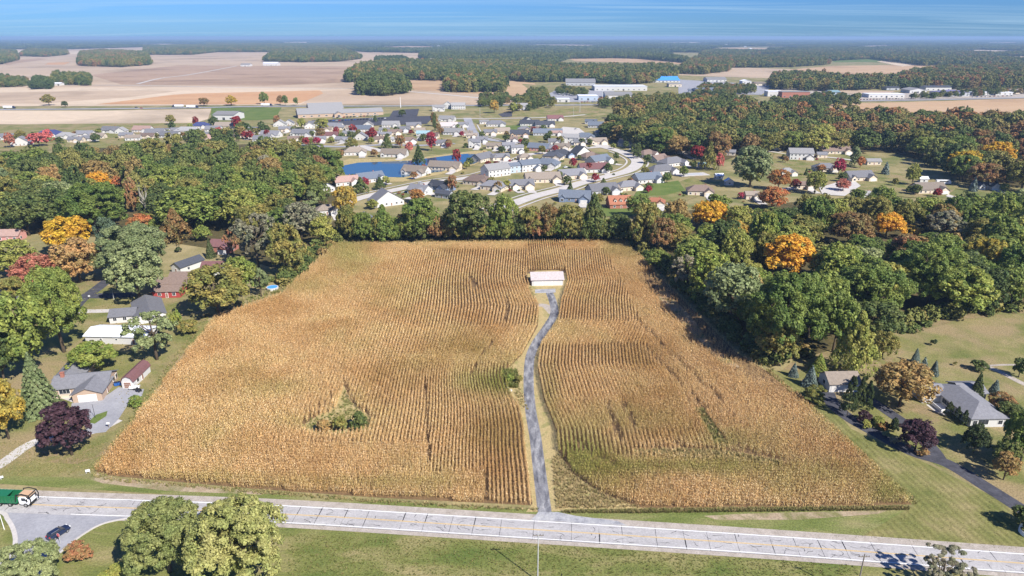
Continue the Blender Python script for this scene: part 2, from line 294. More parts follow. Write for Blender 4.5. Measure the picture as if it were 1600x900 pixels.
# ------------------------------------------------------------------ terrain and fields
me = bpy.data.meshes.new('ground'); me.from_pydata([(-60000, -400, 0), (60000, -400, 0), (60000, 60000, 0), (-60000, 60000, 0)], [], [(0, 1, 2, 3)]); me.materials.append(M['ground'])
link('ground', me, kind='structure')
FIELDS = [
    ('tan', 0.10, [(-250, 72), (-100, 74), (250, 73), (440, 77), (560, 80), (660, 80), (656, 97), (700, 100), (700, 128), (520, 140), (-250, 137)]),
    ('sand', 0.20, [(-150, 74), (120, 80), (250, 77), (235, 84), (130, 84), (60, 88), (-150, 88)]),
    ('pink', 0.20, [(140, 117), (280, 102), (560, 104), (640, 124), (420, 134), (190, 132)]),
    ('sand', 0.30, [(-150, 137), (360, 136), (500, 138), (640, 140), (700, 150), (700, 163), (560, 163), (400, 164), (-150, 167)]),
    ('tan', 0.32, [(500, 142), (560, 139), (640, 140), (820, 152), (830, 163), (700, 164), (470, 163)]),
    ('rust', 0.40, [(150, 163), (270, 148), (300, 146), (500, 141), (505, 146), (470, 161), (400, 163)]),
    ('tan', 0.36, [(-150, 148), (180, 141), (280, 142), (200, 152), (60, 162), (-150, 160)]),
    ('sand', 0.25, [(-150, 172), (150, 173), (330, 170), (325, 186), (300, 194), (120, 195), (-150, 193)]),
    ('brown', 0.20, [(630, 126), (700, 125), (800, 126), (835, 130), (850, 148), (800, 152), (740, 148), (650, 142)]),
    ('brown', 0.20, [(790, 145), (820, 128), (850, 142), (890, 150), (880, 158), (840, 155)]),
    ('brown', 0.20, [(880, 88), (960, 87), (1040, 91), (1085, 98), (1060, 100), (960, 97), (900, 96)]),
    ('tan', 0.20, [(1050, 117), (1140, 105), (1240, 108), (1200, 122), (1130, 120)]),
    ('brown', 0.20, [(1230, 109), (1300, 103), (1420, 101), (1470, 96), (1440, 118), (1330, 116)]),
    ('sand', 0.28, [(1370, 96), (1400, 93), (1470, 97), (1410, 104)]),
    ('tan', 0.20, [(1350, 76), (1460, 75), (1455, 79), (1380, 79)]),
    ('tan', 0.20, [(1290, 86), (1330, 83), (1345, 89), (1300, 91)]),
    ('tan', 0.20, [(1540, 87), (1700, 90), (1700, 96), (1570, 95)]),
    ('brown', 0.22, [(1195, 172), (1290, 162), (1360, 161), (1700, 151), (1750, 190), (1560, 186), (1420, 180), (1280, 186), (1190, 182)]),
    ('tan', 0.20, [(1150, 131), (1300, 140), (1400, 142), (1380, 150), (1240, 140), (1100, 136)]),
    ('greenlawn', 0.20, [(1310, 91), (1400, 92), (1395, 97), (1300, 97)]),
    ('greenlawn', 0.22, [(330, 168), (440, 168), (430, 186), (400, 188), (330, 186)]),
    ('lawn', 0.22, [(-100, 196), (150, 193), (300, 192), (400, 188), (420, 200), (350, 225), (-100, 240)]),
    ('lawn', 0.21, [(740, 174), (940, 168), (930, 183), (760, 186)]),
    ('lawn', 0.19, [(815, 131), (960, 140), (1130, 140), (1130, 150), (840, 150)]),
    ('greenlawn', 0.22, [(785, 196), (830, 196), (835, 205), (790, 204)]),
    ('greenlawn', 0.22, [(1000, 290), (1060, 282), (1070, 297), (1040, 305), (990, 307)]),
    ('lawn', 0.20, [(1030, 295), (1100, 270), (1130, 280), (1110, 300), (1060, 318), (1000, 316)]),
    ('greenlawn', 0.22, [(940, 325), (1030, 322), (1035, 336), (945, 338)]),
    ('lawn', 0.20, [(1210, 238), (1320, 255), (1420, 275), (1500, 290), (1470, 312), (1380, 305), (1260, 290), (1200, 270)]),
]
for i, (k, z, pts) in enumerate(FIELDS): sheet('lawn' if 'lawn' in k else 'field', M[k], pts, z + i * 0.004)
sheet('field', M['rust'], [(75, 98), (110, 97), (100, 101), (70, 101)], 0.42)
sheet('field', M['pink'], [(0, 96), (60, 91), (75, 92), (10, 101)], 0.42)
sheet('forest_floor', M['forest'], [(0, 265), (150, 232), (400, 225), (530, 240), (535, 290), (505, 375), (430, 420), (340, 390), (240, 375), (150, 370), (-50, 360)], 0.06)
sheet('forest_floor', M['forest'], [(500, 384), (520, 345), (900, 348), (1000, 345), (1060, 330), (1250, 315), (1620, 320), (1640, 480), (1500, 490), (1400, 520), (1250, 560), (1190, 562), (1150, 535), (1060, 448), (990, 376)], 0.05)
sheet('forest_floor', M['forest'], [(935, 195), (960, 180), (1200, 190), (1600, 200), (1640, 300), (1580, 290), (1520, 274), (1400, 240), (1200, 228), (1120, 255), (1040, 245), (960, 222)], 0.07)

# near lawns
FIELD_POLY = [(148, 740), (336, 499), (440, 462), (522, 384), (975, 379), (1150, 550), (1205, 584), (1425, 788), (1300, 793), (1000, 795), (840, 790), (700, 783), (600, 778), (400, 764), (190, 745)]
sheet('lawn', M['lawn'], [(-300, 760), (-300, 500), (0, 430), (260, 455), (330, 505), (150, 745), (0, 758)], 0.02)
sheet('lawn', M['front'], [(-500, 960), (-400, 800), (100, 812), (430, 815), (800, 838), (1200, 866), (1620, 896), (1800, 1000), (800, 1010)], 0.02)
sheet('lawn', M['mown'], [(1195, 575), (1260, 590), (1330, 670), (1450, 725), (1560, 780), (1640, 830), (1640, 868), (1300, 843), (900, 815), (890, 800), (1430, 792), (1205, 584)], 0.025)
sheet('lawn', M['lawn'], [(1240, 560), (1400, 505), (1500, 485), (1640, 470), (1760, 800), (1640, 830), (1540, 768), (1450, 720), (1300, 645)], 0.021)
sheet('verge', M['verge'], [(-200, 742), (100, 745), (190, 752), (400, 771), (800, 795), (1000, 800), (1300, 797), (1420, 794), (1340, 842), (1200, 832), (800, 804), (400, 781), (0, 756), (-200, 750)], 0.04)
sheet('dirt_patch', M['dirt'], [(1100, 806), (1180, 802), (1390, 797), (1370, 803), (1250, 812), (1120, 812)], 0.05)
sheet('dirt_patch', M['dirt'], [(120, 742), (150, 738), (190, 748), (400, 768), (410, 773), (260, 767), (160, 755)], 0.05)
sheet('dirt_patch', M['needles'], [(60, 690), (110, 712), (170, 690), (180, 705), (120, 725), (70, 722)], 0.03)
sheet('dirt_patch', M['needles'], [(1380, 625), (1450, 632), (1480, 655), (1440, 665), (1390, 650)], 0.03)
sheet('dirt_patch', M['needles'], [(1220, 580), (1250, 555), (1330, 545), (1400, 560), (1390, 590), (1260, 600)], 0.03)
sheet('dirt_patch', M['needles'], [(1410, 510), (1480, 490), (1600, 478), (1600, 490), (1500, 500), (1430, 520)], 0.03)
sheet('dirt_patch', M['needles'], [(108, 440), (160, 436), (165, 446), (115, 452)], 0.03)
sheet('dirt_patch', M['needles'], [(285, 480), (330, 490), (320, 505), (285, 500)], 0.03)
sheet('field_soil', M['soil'], FIELD_POLY, 0.03)
sheet('dirt_patch', M['dirt'], [(1020, 455), (1040, 455), (1085, 500), (1110, 540), (1160, 575), (1130, 570), (1080, 520)], 0.036)
sheet('dirt_patch', M['straw'], [(985, 705), (1060, 702), (1140, 706), (1225, 722), (1215, 733), (1130, 722), (1000, 716)], 0.036)
sheet('dirt_patch', M['straw'], [(1082, 640), (1100, 640), (1140, 698), (1120, 700)], 0.037)
sheet('dirt_patch', M['straw'], [(536, 600), (550, 628), (585, 655), (580, 676), (540, 684), (485, 680), (470, 668), (508, 640)], 0.036)
# strip of dry grass either side of the long drive, with its curved front edge
CORR = [(822, 800), (832, 787), (826, 745), (820, 700), (819, 675), (812, 640), (797, 612), (785, 588), (797, 572), (815, 555), (840, 510), (842, 482), (827, 455), (824, 440), (824, 428), (838, 423), (872, 422), (884, 427), (887, 442), (877, 472), (872, 505), (845, 542), (840, 575), (850, 625), (870, 675), (873, 707), (895, 740), (937, 770), (975, 785), (1012, 796)]
sheet('straw_verge', M['straw'], CORR, 0.045)
sheet('lawn', M['greenlawn'], [(790, 580), (806, 582), (806, 602), (795, 604)], 0.052)
drive_pts = [(851, 800), (846, 760), (841, 720), (836, 680), (829, 640), (826, 600), (828, 560), (838, 535), (855, 510), (866, 490), (864, 472), (858, 456)]
strip('gravel_track', M['gravel'], [(838, 477), (850, 477), (857, 482), (864, 490)], 3.5, 0.055)
strip('driveway', M['drive'], drive_pts, 3.3, 0.06, 8)
sheet('driveway', M['apron'], [(836, 452), (868, 451), (868, 457), (836, 458)], 0.064)

# ------------------------------------------------------------------ the concrete road: slabs with tarred joints
rc = [P(a, b_) for a, b_ in ((-260, 776), (-60, 784), (100, 791), (425, 803), (800, 826), (1200, 852), (1600, 881), (1760, 893))]
road_line = smooth_line(rc, 8)
acc = [0.0]
for i in range(1, len(road_line)): acc.append(acc[-1] + (road_line[i] - road_line[i - 1]).length)
def road_at(s, off, z=0.0):
    s = min(max(s, 0.0), acc[-1] - 0.01)
    i = max(0, min(len(acc) - 2, int(np.searchsorted(acc, s)) - 1)); t_ = (s - acc[i]) / (acc[i + 1] - acc[i])
    p = road_line[i].lerp(road_line[i + 1], t_); d = (road_line[i + 1] - road_line[i]).normalized()
    return Vector((p.x - d.y * off, p.y + d.x * off, z))
HW = 2.95
def road_strip(name, m_, o0, o1, z, s0=0.0, s1=None, kind='structure', parent=None):
    s1 = acc[-1] if s1 is None else s1; ss = np.linspace(s0, s1, max(2, int((s1 - s0) / 6) + 1)); V, Fs = [], []
    for s in ss: V += [tuple(road_at(s, o0, z)), tuple(road_at(s, o1, z))]
    for i in range(len(ss) - 1): Fs.append((2 * i, 2 * i + 2, 2 * i + 3, 2 * i + 1))
    me = np_mesh(name, V, Fs, m_); o = link(name, me, parent)
    if kind: o['kind'] = kind
    return o
road_strip('gravel_shoulder', M['gravel'], -HW - 1.5, HW + 2.4, 0.07)
road = road_strip('road', M['tar'], -HW - 0.25, HW + 0.35, 0.085)
s = 0.0; cuts = []
while s < acc[-1]: cuts.append(s); s += random.choice((5.2, 6.2, 7.5, 8.6))
sub = bmesh.new()
for i in range(len(cuts) - 1):
    for lane in (0, 1):
        o0, o1 = (-HW - 0.2, -0.02) if lane == 0 else (0.02, HW + 0.3)
        g_ = 0.09 + (0.12 if random.random() < 0.2 else 0.0); sk = random.uniform(-.25, .25)
        bm = bmesh.new(); zt = 0.125 + random.uniform(0, 0.012)
        q = [road_at(cuts[i] + g_, o0), road_at(cuts[i + 1], o0 + 0.01), road_at(cuts[i + 1] + sk * 0.3, o1), road_at(cuts[i] + g_ + sk * 0.3, o1 - 0.01)]
        T_ = [bm.verts.new((p.x, p.y, zt)) for p in q]; B_ = [bm.verts.new((p.x, p.y, 0.06)) for p in q]
        bm.faces.new(T_)
        for a in range(4): bm.faces.new((B_[a], B_[(a + 1) % 4], T_[(a + 1) % 4], T_[a]))
        obj('slab', bm, M['slab'], road)
        for c_ in range(random.choice((1, 2, 2, 3, 4))):          # wandering tarred cracks
            s0 = random.uniform(cuts[i] + .5, cuts[i + 1] - .5); of = random.uniform(o0 + .3, o1 - .3); a = random.uniform(0, 6.28); pts = []
            if random.random() < 0.45: a = random.choice((0, math.pi)) + random.uniform(-.25, .25)
            for k in range(6):
                pts.append(road_at(s0, max(o0 + .05, min(o1 - .05, of)), 0.142)); a += random.uniform(-.7, .7)
                s0 += math.cos(a) * 0.5; of += math.sin(a) * 0.4
            L_, R_ = ribbon_pts(pts, lambda u: 0.12 * (1.15 - u))
            for k in range(5):
                f = [sub.verts.new(v) for v in (R_[k], R_[k + 1], L_[k + 1], L_[k])]; sub.faces.new(f)
obj('tar_crack', sub, M['tar'], road, kind='stuff')
sm = 62.0
road_strip('road_marking', M['white_line'], HW - 0.12, HW + 0.08, 0.146)
road_strip('road_marking', M['white_line'], -HW + 0.02, -HW + 0.2, 0.146, sm)
road_strip('road_marking', M['yellow_line'], -0.17, -0.05, 0.146, sm - 30); road_strip('road_marking', M['yellow_line'], 0.05, 0.17, 0.146, sm - 30)
sheet('driveway', M['apron'], [(841, 800), (872, 800), (900, 806), (965, 814), (980, 821), (905, 817), (880, 815), (829, 812), (836, 806)], 0.09)
# the junction in the lower left corner, with its pale kerbs
sheet('side_road', M['greyasphalt'], [(-400, 798), (0, 796), (60, 797), (150, 801), (260, 806), (195, 811), (160, 818), (130, 833), (100, 855), (70, 885), (40, 930), (-60, 960), (20, 870), (26, 850), (22, 828), (8, 806), (-60, 800)], 0.10)
def kerb(pxs, w=0.5, h=0.14):
    pts = smooth_line([P(a, b_) for a, b_ in pxs], 6); L_, R_ = ribbon_pts(pts, w); bm = bmesh.new(); k = len(pts); up = Vector((0, 0, h))
    A = [bm.verts.new(v) for v in L_]; B = [bm.verts.new(v) for v in R_]; A2 = [bm.verts.new(v + up) for v in L_]; B2 = [bm.verts.new(v + up) for v in R_]
    for i in range(k - 1):
        bm.faces.new((A2[i], B2[i], B2[i + 1], A2[i + 1])); bm.faces.new((A[i], A2[i], A2[i + 1], A[i + 1])); bm.faces.new((B2[i], B[i], B[i + 1], B2[i + 1]))
    bm.faces.new((A[0], B[0], B2[0], A2[0])); bm.faces.new((A[-1], A2[-1], B2[-1], B[-1]))
    obj('kerb', bm, M['concrete'], kind='structure')
kerb([(-60, 800), (0, 801), (12, 812), (21, 828), (24, 848), (16, 868), (0, 884), (-40, 930)], 0.9)
kerb([(280, 806), (225, 808), (195, 811), (160, 819), (132, 834), (103, 856), (72, 886), (40, 932)], 0.5)
sheet('lawn', M['front'], [(-200, 800), (0, 802), (12, 813), (20, 829), (22, 848), (14, 867), (0, 882), (-60, 940), (-250, 900)], 0.11)

# ------------------------------------------------------------------ streets, drives, paths
for nm, k, pts, w, z in (
    ('street', 'concrete', [(470, 340), (560, 310), (625, 295), (680, 284), (735, 277), (770, 268), (796, 255), (810, 247), (828, 241), (851, 239), (878, 237), (905, 232), (942, 229)], 9.5, 0.30),
    ('street', 'concrete', [(770, 330), (830, 308), (880, 295), (907, 286), (951, 275), (980, 267), (994, 258), (995, 250), (982, 242), (965, 235), (942, 229), (925, 223), (905, 217)], 11, 0.32),
    ('street', 'greyasphalt', [(730, 184), (734, 195), (740, 207), (752, 214), (771, 219), (795, 221), (830, 224)], 11, 0.30),
    ('street', 'concrete', [(680, 186), (760, 185), (830, 184), (880, 182), (915, 179)], 7, 0.31),
    ('street', 'greyasphalt', [(420, 222), (480, 227), (540, 229), (600, 226), (660, 227), (710, 224)], 9, 0.30),
    ('street', 'concrete', [(560, 228), (585, 234), (600, 236)], 14, 0.33),
    ('highway', 'greyasphalt', [(-250, 171), (0, 171), (250, 169), (420, 166), (600, 165.5), (750, 164.5), (940, 163.5), (1150, 160), (1350, 157.5), (1500, 155), (1700, 150)], 15, 0.50),
    ('country_road', 'concrete', [(-100, 134), (170, 133), (330, 136), (420, 137), (560, 138)], 8, 0.5),
    ('country_road', 'concrete', [(215, 131), (252, 122), (300, 116), (370, 103)], 9, 0.5),
    ('country_road', 'concrete', [(640, 143), (700, 148), (760, 154), (800, 157)], 10, 0.5),
    ('country_lane', 'concrete', [(1160, 238), (1200, 236), (1240, 243), (1300, 246), (1360, 254), (1375, 252)], 5, 0.30),
    ('country_lane', 'concrete', [(1225, 296), (1270, 290), (1300, 282), (1345, 283)], 8, 0.30),
    ('driveway', 'concrete', [(1110, 243), (1085, 248), (1070, 240)], 5, 0.3),
    ('driveway', 'asphalt', [(1292, 612), (1302, 632), (1330, 655), (1375, 680), (1425, 706), (1480, 724), (1540, 760), (1600, 798), (1660, 838)], 4.4, 0.05),
    ('driveway', 'asphalt', [(1470, 722), (1455, 700), (1425, 670), (1390, 645), (1360, 625), (1335, 612)], 4.0, 0.052),
    ('driveway', 'asphalt', [(100, 500), (125, 470), (150, 452), (168, 438)], 5.5, 0.05),
    ('driveway', 'asphalt', [(140, 462), (170, 462), (215, 460)], 6.0, 0.054),
    ('driveway', 'concrete', [(100, 487), (150, 486), (190, 485)], 3.8, 0.055),
    ('driveway', 'concrete', [(-80, 772), (0, 726), (40, 698), (70, 686), (110, 680), (150, 672), (185, 655)], 3.6, 0.05),
    ('garden_path', 'concrete', [(82, 618), (100, 621), (120, 628)], 1.5, 0.06),
    ('garden_path', 'concrete', [(1450, 632), (1463, 642), (1478, 648)], 1.2, 0.06),
    ('garden_path', 'gravel', [(1540, 572), (1565, 582), (1600, 600), (1660, 625)], 2.4, 0.05),
    ('garden_path', 'gravel', [(1540, 572), (1570, 570), (1640, 570)], 1.2, 0.052),
): strip(nm, M[k], pts, w, z)
sheet('driveway', M['greyasphalt'], [(112, 630), (160, 622), (185, 605), (225, 608), (222, 618), (200, 632), (185, 655), (165, 675), (140, 678), (128, 660), (110, 645)], 0.07)
sheet('lawn', M['greenlawn'], [(137, 660), (150, 648), (168, 642), (166, 650), (148, 662)], 0.09)
sheet('parking_lot', M['asphalt'], [(487, 188), (620, 182), (680, 181), (668, 192), (585, 196), (480, 195)], 0.4)
sheet('parking_lot', M['asphalt'], [(608, 183), (614, 173), (632, 171), (655, 170), (652, 181)], 0.42)
sheet('parking_lot', M['asphalt'], [(618, 195), (624, 187), (665, 184), (668, 193)], 0.44)
sheet('parking_lot', M['greyasphalt'], [(870, 140), (960, 142), (945, 158), (860, 160), (850, 150)], 0.4)
sheet('parking_lot', M['greyasphalt'], [(1060, 124), (1210, 133), (1190, 148), (1060, 146)], 0.4)
sheet('parking_lot', M['gravel'], [(1200, 134), (1330, 147), (1700, 140), (1700, 150), (1340, 157), (1230, 150)], 0.4)
sheet('parking_lot', M['asphalt'], [(778, 178), (800, 174), (800, 182), (785, 183)], 0.4)
sheet('driveway', M['concrete'], [(880, 198), (905, 200), (920, 212), (890, 212), (870, 205)], 0.36)
sheet('driveway', M['concrete'], [(1280, 293), (1330, 278), (1345, 290), (1320, 306), (1285, 304)], 0.36)
sheet('driveway', M['concrete'], [(1022, 320), (1050, 316), (1060, 322), (1035, 330)], 0.36)
sheet('pond_bank', M['straw'], [(520, 257), (545, 248), (640, 248), (720, 238), (760, 234), (770, 244), (740, 258), (690, 272), (630, 284), (545, 284), (520, 272)], 0.24)
sheet('pond', M['water'], [(534, 259), (560, 254), (640, 251), (700, 243), (730, 240), (755, 241), (760, 248), (740, 256), (715, 261), (690, 268), (655, 272), (630, 277), (575, 276), (540, 273), (530, 266)], 0.30)
# ------------------------------------------------------------------ corn
def line_x(pts, y):                                        # boundary curve px list -> ground x at ground y
    g_ = sorted([(P(a, b_).y, P(a, b_).x) for a, b_ in pts]); return np.interp(y, [q[0] for q in g_], [q[1] for q in g_])
L_EDGE = [(831, 800), (830, 787), (826, 745), (820, 700), (819, 675), (812, 640), (800, 610), (795, 590), (797, 572), (815, 555), (838, 512), (842, 482), (827, 450), (823, 437), (823, 425), (825, 378)]
R_EDGE = [(871, 800), (872, 707), (870, 675), (850, 625), (840, 575), (845, 542), (872, 505), (877, 472), (887, 442), (884, 425), (884, 378)]
B_EDGE = [(1432, 795), (1205, 584), (1150, 550), (975, 378)]
SPC, STEP = 1.16, 0.31
FP_ = np.array(FIELD_POLY, float)
CLEAR = [(538, 606), (545, 626), (562, 642), (583, 658), (576, 674), (540, 681), (490, 679), (468, 668), (486, 655), (518, 646), (532, 630)]
TRI = [(735, 436), (747, 446), (737, 462)]
SLIT = [(1084, 641), (1098, 641), (1137, 697), (1120, 699)]
WEED = [(985, 705), (1060, 703), (1140, 707), (1222, 722), (1212, 731), (1130, 721), (1000, 714)]
px_, py_ = [], []
ys = np.arange(P(800, 800).y, P(800, 376).y, STEP)
def add_row(x, y, sel):
    j = rng.uniform(-0.10, 0.10, len(y)); X = x + j; Y = y + rng.uniform(-.18, .18, len(y)); px_.append(X[sel]); py_.append(Y[sel])
ledge = line_x(L_EDGE, ys); redge = line_x(R_EDGE, ys); bedge = line_x(B_EDGE, ys)
# headlands run along the road or along the back hedge
def headland(qx, qy):
    h = (qx < 672) & (qy > 690 + 0.01 * qx) | (qx < 762) & (qx >= 672) & (qy > 742)
    h |= (qx > 840) & (qy > 712 + np.clip((qx - 900) * 0.06, -5, 25)) & (qx > 880 + (760 - qy) * 0.2)
    h |= (qy < 392)
    return h
ledge_mid = float(np.median(ledge))
for k in range(0, 190):                                    # west of the drive: straight rows that bend with the drive near it
    xl = -1.0 - k * SPC - 0.05 * (ys - 250)
    wgt = np.exp(-((k * SPC) / 30.0) ** 2); x = (ledge - 0.3 - k * SPC) * wgt + (xl + ledge_mid) * (1 - wgt)
    qx, qy = QN(x, ys); add_row(x, ys, inside(qx, qy, FP_) & (x < ledge) & ~headland(qx, qy))
for k in range(0, 110):                                    # east of the drive, curving with it
    x = redge + 0.3 + k * SPC * (1 + 0.0 * ys); lim = redge + (bedge - redge) * 0.56
    qx, qy = QN(x, ys); add_row(x, ys, inside(qx, qy, FP_) & (x < lim) & ~headland(qx, qy))
for k in range(0, 110):                                    # along the wood
    x = bedge - 0.3 - k * SPC * 1.25; lim = redge + (bedge - redge) * 0.56
    qx, qy = QN(x, ys); add_row(x, ys, inside(qx, qy, FP_) & (x >= lim) & ~headland(qx, qy))
fx = np.arange(-140, 130, STEP)
for k in range(0, 220):                                    # headland rows
    y = 136.0 + k * SPC - 0.04 * fx
    qx, qy = QN(fx, y); xl = line_x(L_EDGE, y); xr = line_x(R_EDGE, y)
    add_row(fx, y, inside(qx, qy, FP_) & (headland(qx, qy) & ((fx < xl) | (fx > xr))))
for k in range(-9, 20):                                    # rows behind the garage
    x = ledge_mid * 0 + line_x(L_EDGE, P(0, 400).y) + 0.4 + k * SPC + 0 * ys; qx, qy = QN(x, ys); add_row(x, ys, inside(qx, qy, FP_) & (qy < 423) & (x >= ledge) & (x <= redge))
X = np.concatenate(px_); Y = np.concatenate(py_); qx, qy = QN(X, Y)
n0 = rng.random(len(X))
keep = ~inside(qx, qy, CORR) & ~inside(qx, qy, CLEAR) & ~inside(qx, qy, TRI)
keep &= ~(inside(qx, qy, SLIT) & (n0 > 0.12)) & ~(inside(qx, qy, WEED) & (n0 > 0.16))
TRACKS = [([(946, 632), (958, 660), (972, 694)], 1.3), ([(974, 636), (985, 655), (992, 672)], 1.2), ([(992, 498), (1028, 535), (1085, 590), (1130, 632)], 1.1), ([(1010, 545), (1060, 600), (1100, 640)], .8), ([(640, 383), (672, 391), (705, 399)], 1.2), ([(745, 404), (775, 410), (808, 414)], 1.2), ([(733, 432), (742, 448), (752, 458)], 1.4), ([(540, 598), (543, 622), (556, 640), (580, 652)], 1.2),
          ([(666, 600), (667, 660), (672, 730)], .7), ([(760, 742), (761, 790)], .9), ([(792, 468), (794, 490), (788, 505)], 1.3), ([(770, 538), (752, 560), (735, 590)], .8), ([(480, 648), (500, 640), (520, 622)], 1.0), ([(1090, 648), (1105, 640)], 1.0), ([(1040, 690), (1080, 706)], 1.2), ([(1150, 700), (1190, 716), (1230, 724)], 1.3), ([(900, 690), (925, 715), (960, 728)], .8)]
for tp, wd_ in TRACKS:
    q = [P(a, b_) for a, b_ in tp]; dmin = np.full(len(X), 1e9)
    for a, b_ in zip(q[:-1], q[1:]):
        ex, ey = b_.x - a.x, b_.y - a.y; u = np.clip(((X - a.x) * ex + (Y - a.y) * ey) / (ex * ex + ey * ey), 0, 1); dmin = np.minimum(dmin, np.hypot(X - a.x - u * ex, Y - a.y - u * ey))
    keep &= ~((dmin < wd_ * (0.45 + 0.5 * rng.random(len(X)))) & (n0 > 0.15))
bd = np.interp(Y, ys, bedge) - X                           # thin, weedy corn along the wood
keep &= ~((bd < 11) & (qy > 425) & (qy < 600) & (n0 > 0.45)) & (n0 < 0.96)
sn = np.sin(X * 0.11 + 1.3 * np.sin(Y * 0.05)) * np.sin(Y * 0.083 + X * 0.03) + 0.5 * np.sin(X * 0.31 + Y * 0.11) * np.sin(Y * 0.23 - X * 0.13)
green = np.clip(0.17 * sn + 0.02, 0, 0.4)
def blob(cx, cy, rx, ry, a): return a * np.exp(-(((qx - cx) / rx) ** 2 + ((qy - cy) / ry) ** 2))
for b_ in ((760, 605, 55, 20, .8), (800, 600, 25, 20, .9), (720, 545, 60, 30, .4), (640, 575, 50, 20, .3), (900, 715, 40, 40, .75), (985, 660, 90, 26, .5), (930, 720, 60, 25, .6), (1060, 735, 150, 14, .75), (1150, 690, 90, 22, .45),
           (1300, 745, 90, 30, .5), (1390, 775, 40, 25, .8), (540, 400, 45, 28, .65), (480, 450, 45, 14, .45), (620, 450, 70, 20, .22), (420, 610, 60, 18, .4), (500, 665, 60, 10, .5), (980, 390, 40, 25, .35), (960, 760, 60, 25, .4), (540, 760, 200, 10, .4),
           (300, 750, 120, 8, .35), (230, 700, 40, 20, .2), (770, 680, 40, 40, .35), (860, 620, 16, 60, .4), (850, 690, 14, 40, .5), (1000, 555, 60, 25, .25)): green = green + blob(*b_)
green = np.clip(green + rng.normal(0, 0.10, len(X)), 0, 1)
fade = np.clip((bd - 2) / 10, 0, 1); fade[(qy < 425) | (qy > 620)] = 1.0
hgt = rng.uniform(0.82, 1.12, len(X)) * (0.62 + 0.38 * fade); hgt[inside(qx, qy, SLIT) | inside(qx, qy, WEED)] *= 0.55
X, Y, green, hgt, fade = X[keep], Y[keep], green[keep], hgt[keep], fade[keep]; NP = len(X)
def corn_plant(seed):
    r_ = random.Random(seed); V, Fs = [], []
    def quad(a, b_, c_, d_):
        k = len(V); V.extend([tuple(a), tuple(b_), tuple(c_), tuple(d_)]); Fs.append((k, k + 1, k + 2, k + 3))
    h = r_.uniform(2.0, 2.4)
    for a in (0, math.pi / 2):
        d = Vector((math.cos(a), math.sin(a), 0)) * 0.025; quad(-d, d, d * .6 + Vector((0, 0, h)), -d * .6 + Vector((0, 0, h)))
    for i in range(8):                                     # arching leaves
        a = i * math.pi + r_.uniform(-.7, .7) + (i // 2) * 0.5; z = 0.55 + i * 0.19 + r_.uniform(-.08, .08); d = Vector((math.cos(a), math.sin(a), 0)); s = Vector((-d.y, d.x, 0))
        w = r_.uniform(.04, .07); L = r_.uniform(.34, .58); p = Vector((0, 0, z)); rise = r_.uniform(.10, .30); drop = r_.uniform(.1, .5)
        q = p + d * L * .5 + Vector((0, 0, rise)); e = p + d * L + Vector((0, 0, rise - drop)); tw = Vector((0, 0, r_.uniform(-.05, .05)))
        quad(p - s * w * .6, p + s * w * .6, q + s * w + tw, q - s * w - tw); quad(q - s * w - tw, q + s * w + tw, e + s * w * .3, e - s * w * .3)
    for i in range(4):                                     # tassel
        a = r_.uniform(0, 6.28); d = Vector((math.cos(a), math.sin(a), 0)); s = Vector((-d.y, d.x, 0)) * .028; p = Vector((0, 0, h - .05)); e = p + d * r_.uniform(.08, .2) + Vector((0, 0, r_.uniform(.2, .34)))
        quad(p - s, p + s, e + s, e - s)
    return V, Fs
m, n, l, b = new_mat('dry_corn'); M['corn'] = m
at = n.new('ShaderNodeAttribute'); at.attribute_type = 'INSTANCER'; at.attribute_name = 'green'
g = n.new('ShaderNodeNewGeometry'); oi = n.new('ShaderNodeObjectInfo')
r1 = ramp(n, l, g.outputs['Random Per Island'], [(0.0, (0.32, 0.185, 0.075)), (0.3, (0.58, 0.37, 0.155)), (0.7, (0.74, 0.515, 0.24)), (1.0, (0.87, 0.70, 0.44))])
r2 = ramp(n, l, g.outputs['Random Per Island'], [(0.0, (0.15, 0.16, 0.035)), (0.6, (0.30, 0.29, 0.07)), (1.0, (0.48, 0.40, 0.13))])
mx = n.new('ShaderNodeMix'); mx.data_type = 'RGBA'; l.new(at.outputs['Fac'], mx.inputs[0]); l.new(r1.outputs[0], mx.inputs[6]); l.new(r2.outputs[0], mx.inputs[7])
mr = n.new('ShaderNodeMapRange'); mr.inputs[3].default_value = 0.8; mr.inputs[4].default_value = 1.2; l.new(oi.outputs['Random'], mr.inputs[0])
mv = n.new('ShaderNodeMix'); mv.data_type = 'RGBA'; mv.blend_type = 'MULTIPLY'; mv.inputs[0].default_value = 1; l.new(mx.outputs[2], mv.inputs[6]); l.new(mr.outputs[0], mv.inputs[7])
tf_ = nz(n, l, 0.035, 4, 0.6, g.outputs['Position'], 0.6); rt = ramp(n, l, tf_.outputs['Fac'], [(0.34, (0.92, 0.82, 0.72)), (0.5, (1.07, 1.05, 1.04)), (0.66, (1.12, 1.17, 1.16))])
mt = n.new('ShaderNodeMix'); mt.data_type = 'RGBA'; mt.blend_type = 'MULTIPLY'; mt.inputs[0].default_value = 1; l.new(mv.outputs[2], mt.inputs[6]); l.new(rt.outputs[0], mt.inputs[7]); mv = mt
l.new(mv.outputs[2], b.inputs['Base Color']); b.inputs['Roughness'].default_value = 0.75; b.inputs['Specular IOR Level'].default_value = 0.2
tr = n.new('ShaderNodeBsdfTranslucent'); l.new(mv.outputs[2], tr.inputs[0]); ms = n.new('ShaderNodeMixShader'); ms.inputs[0].default_value = 0.25
l.new(b.outputs[0], ms.inputs[1]); l.new(tr.outputs[0], ms.inputs[2]); l.new(ms.outputs[0], n['Material Output'].inputs[0])

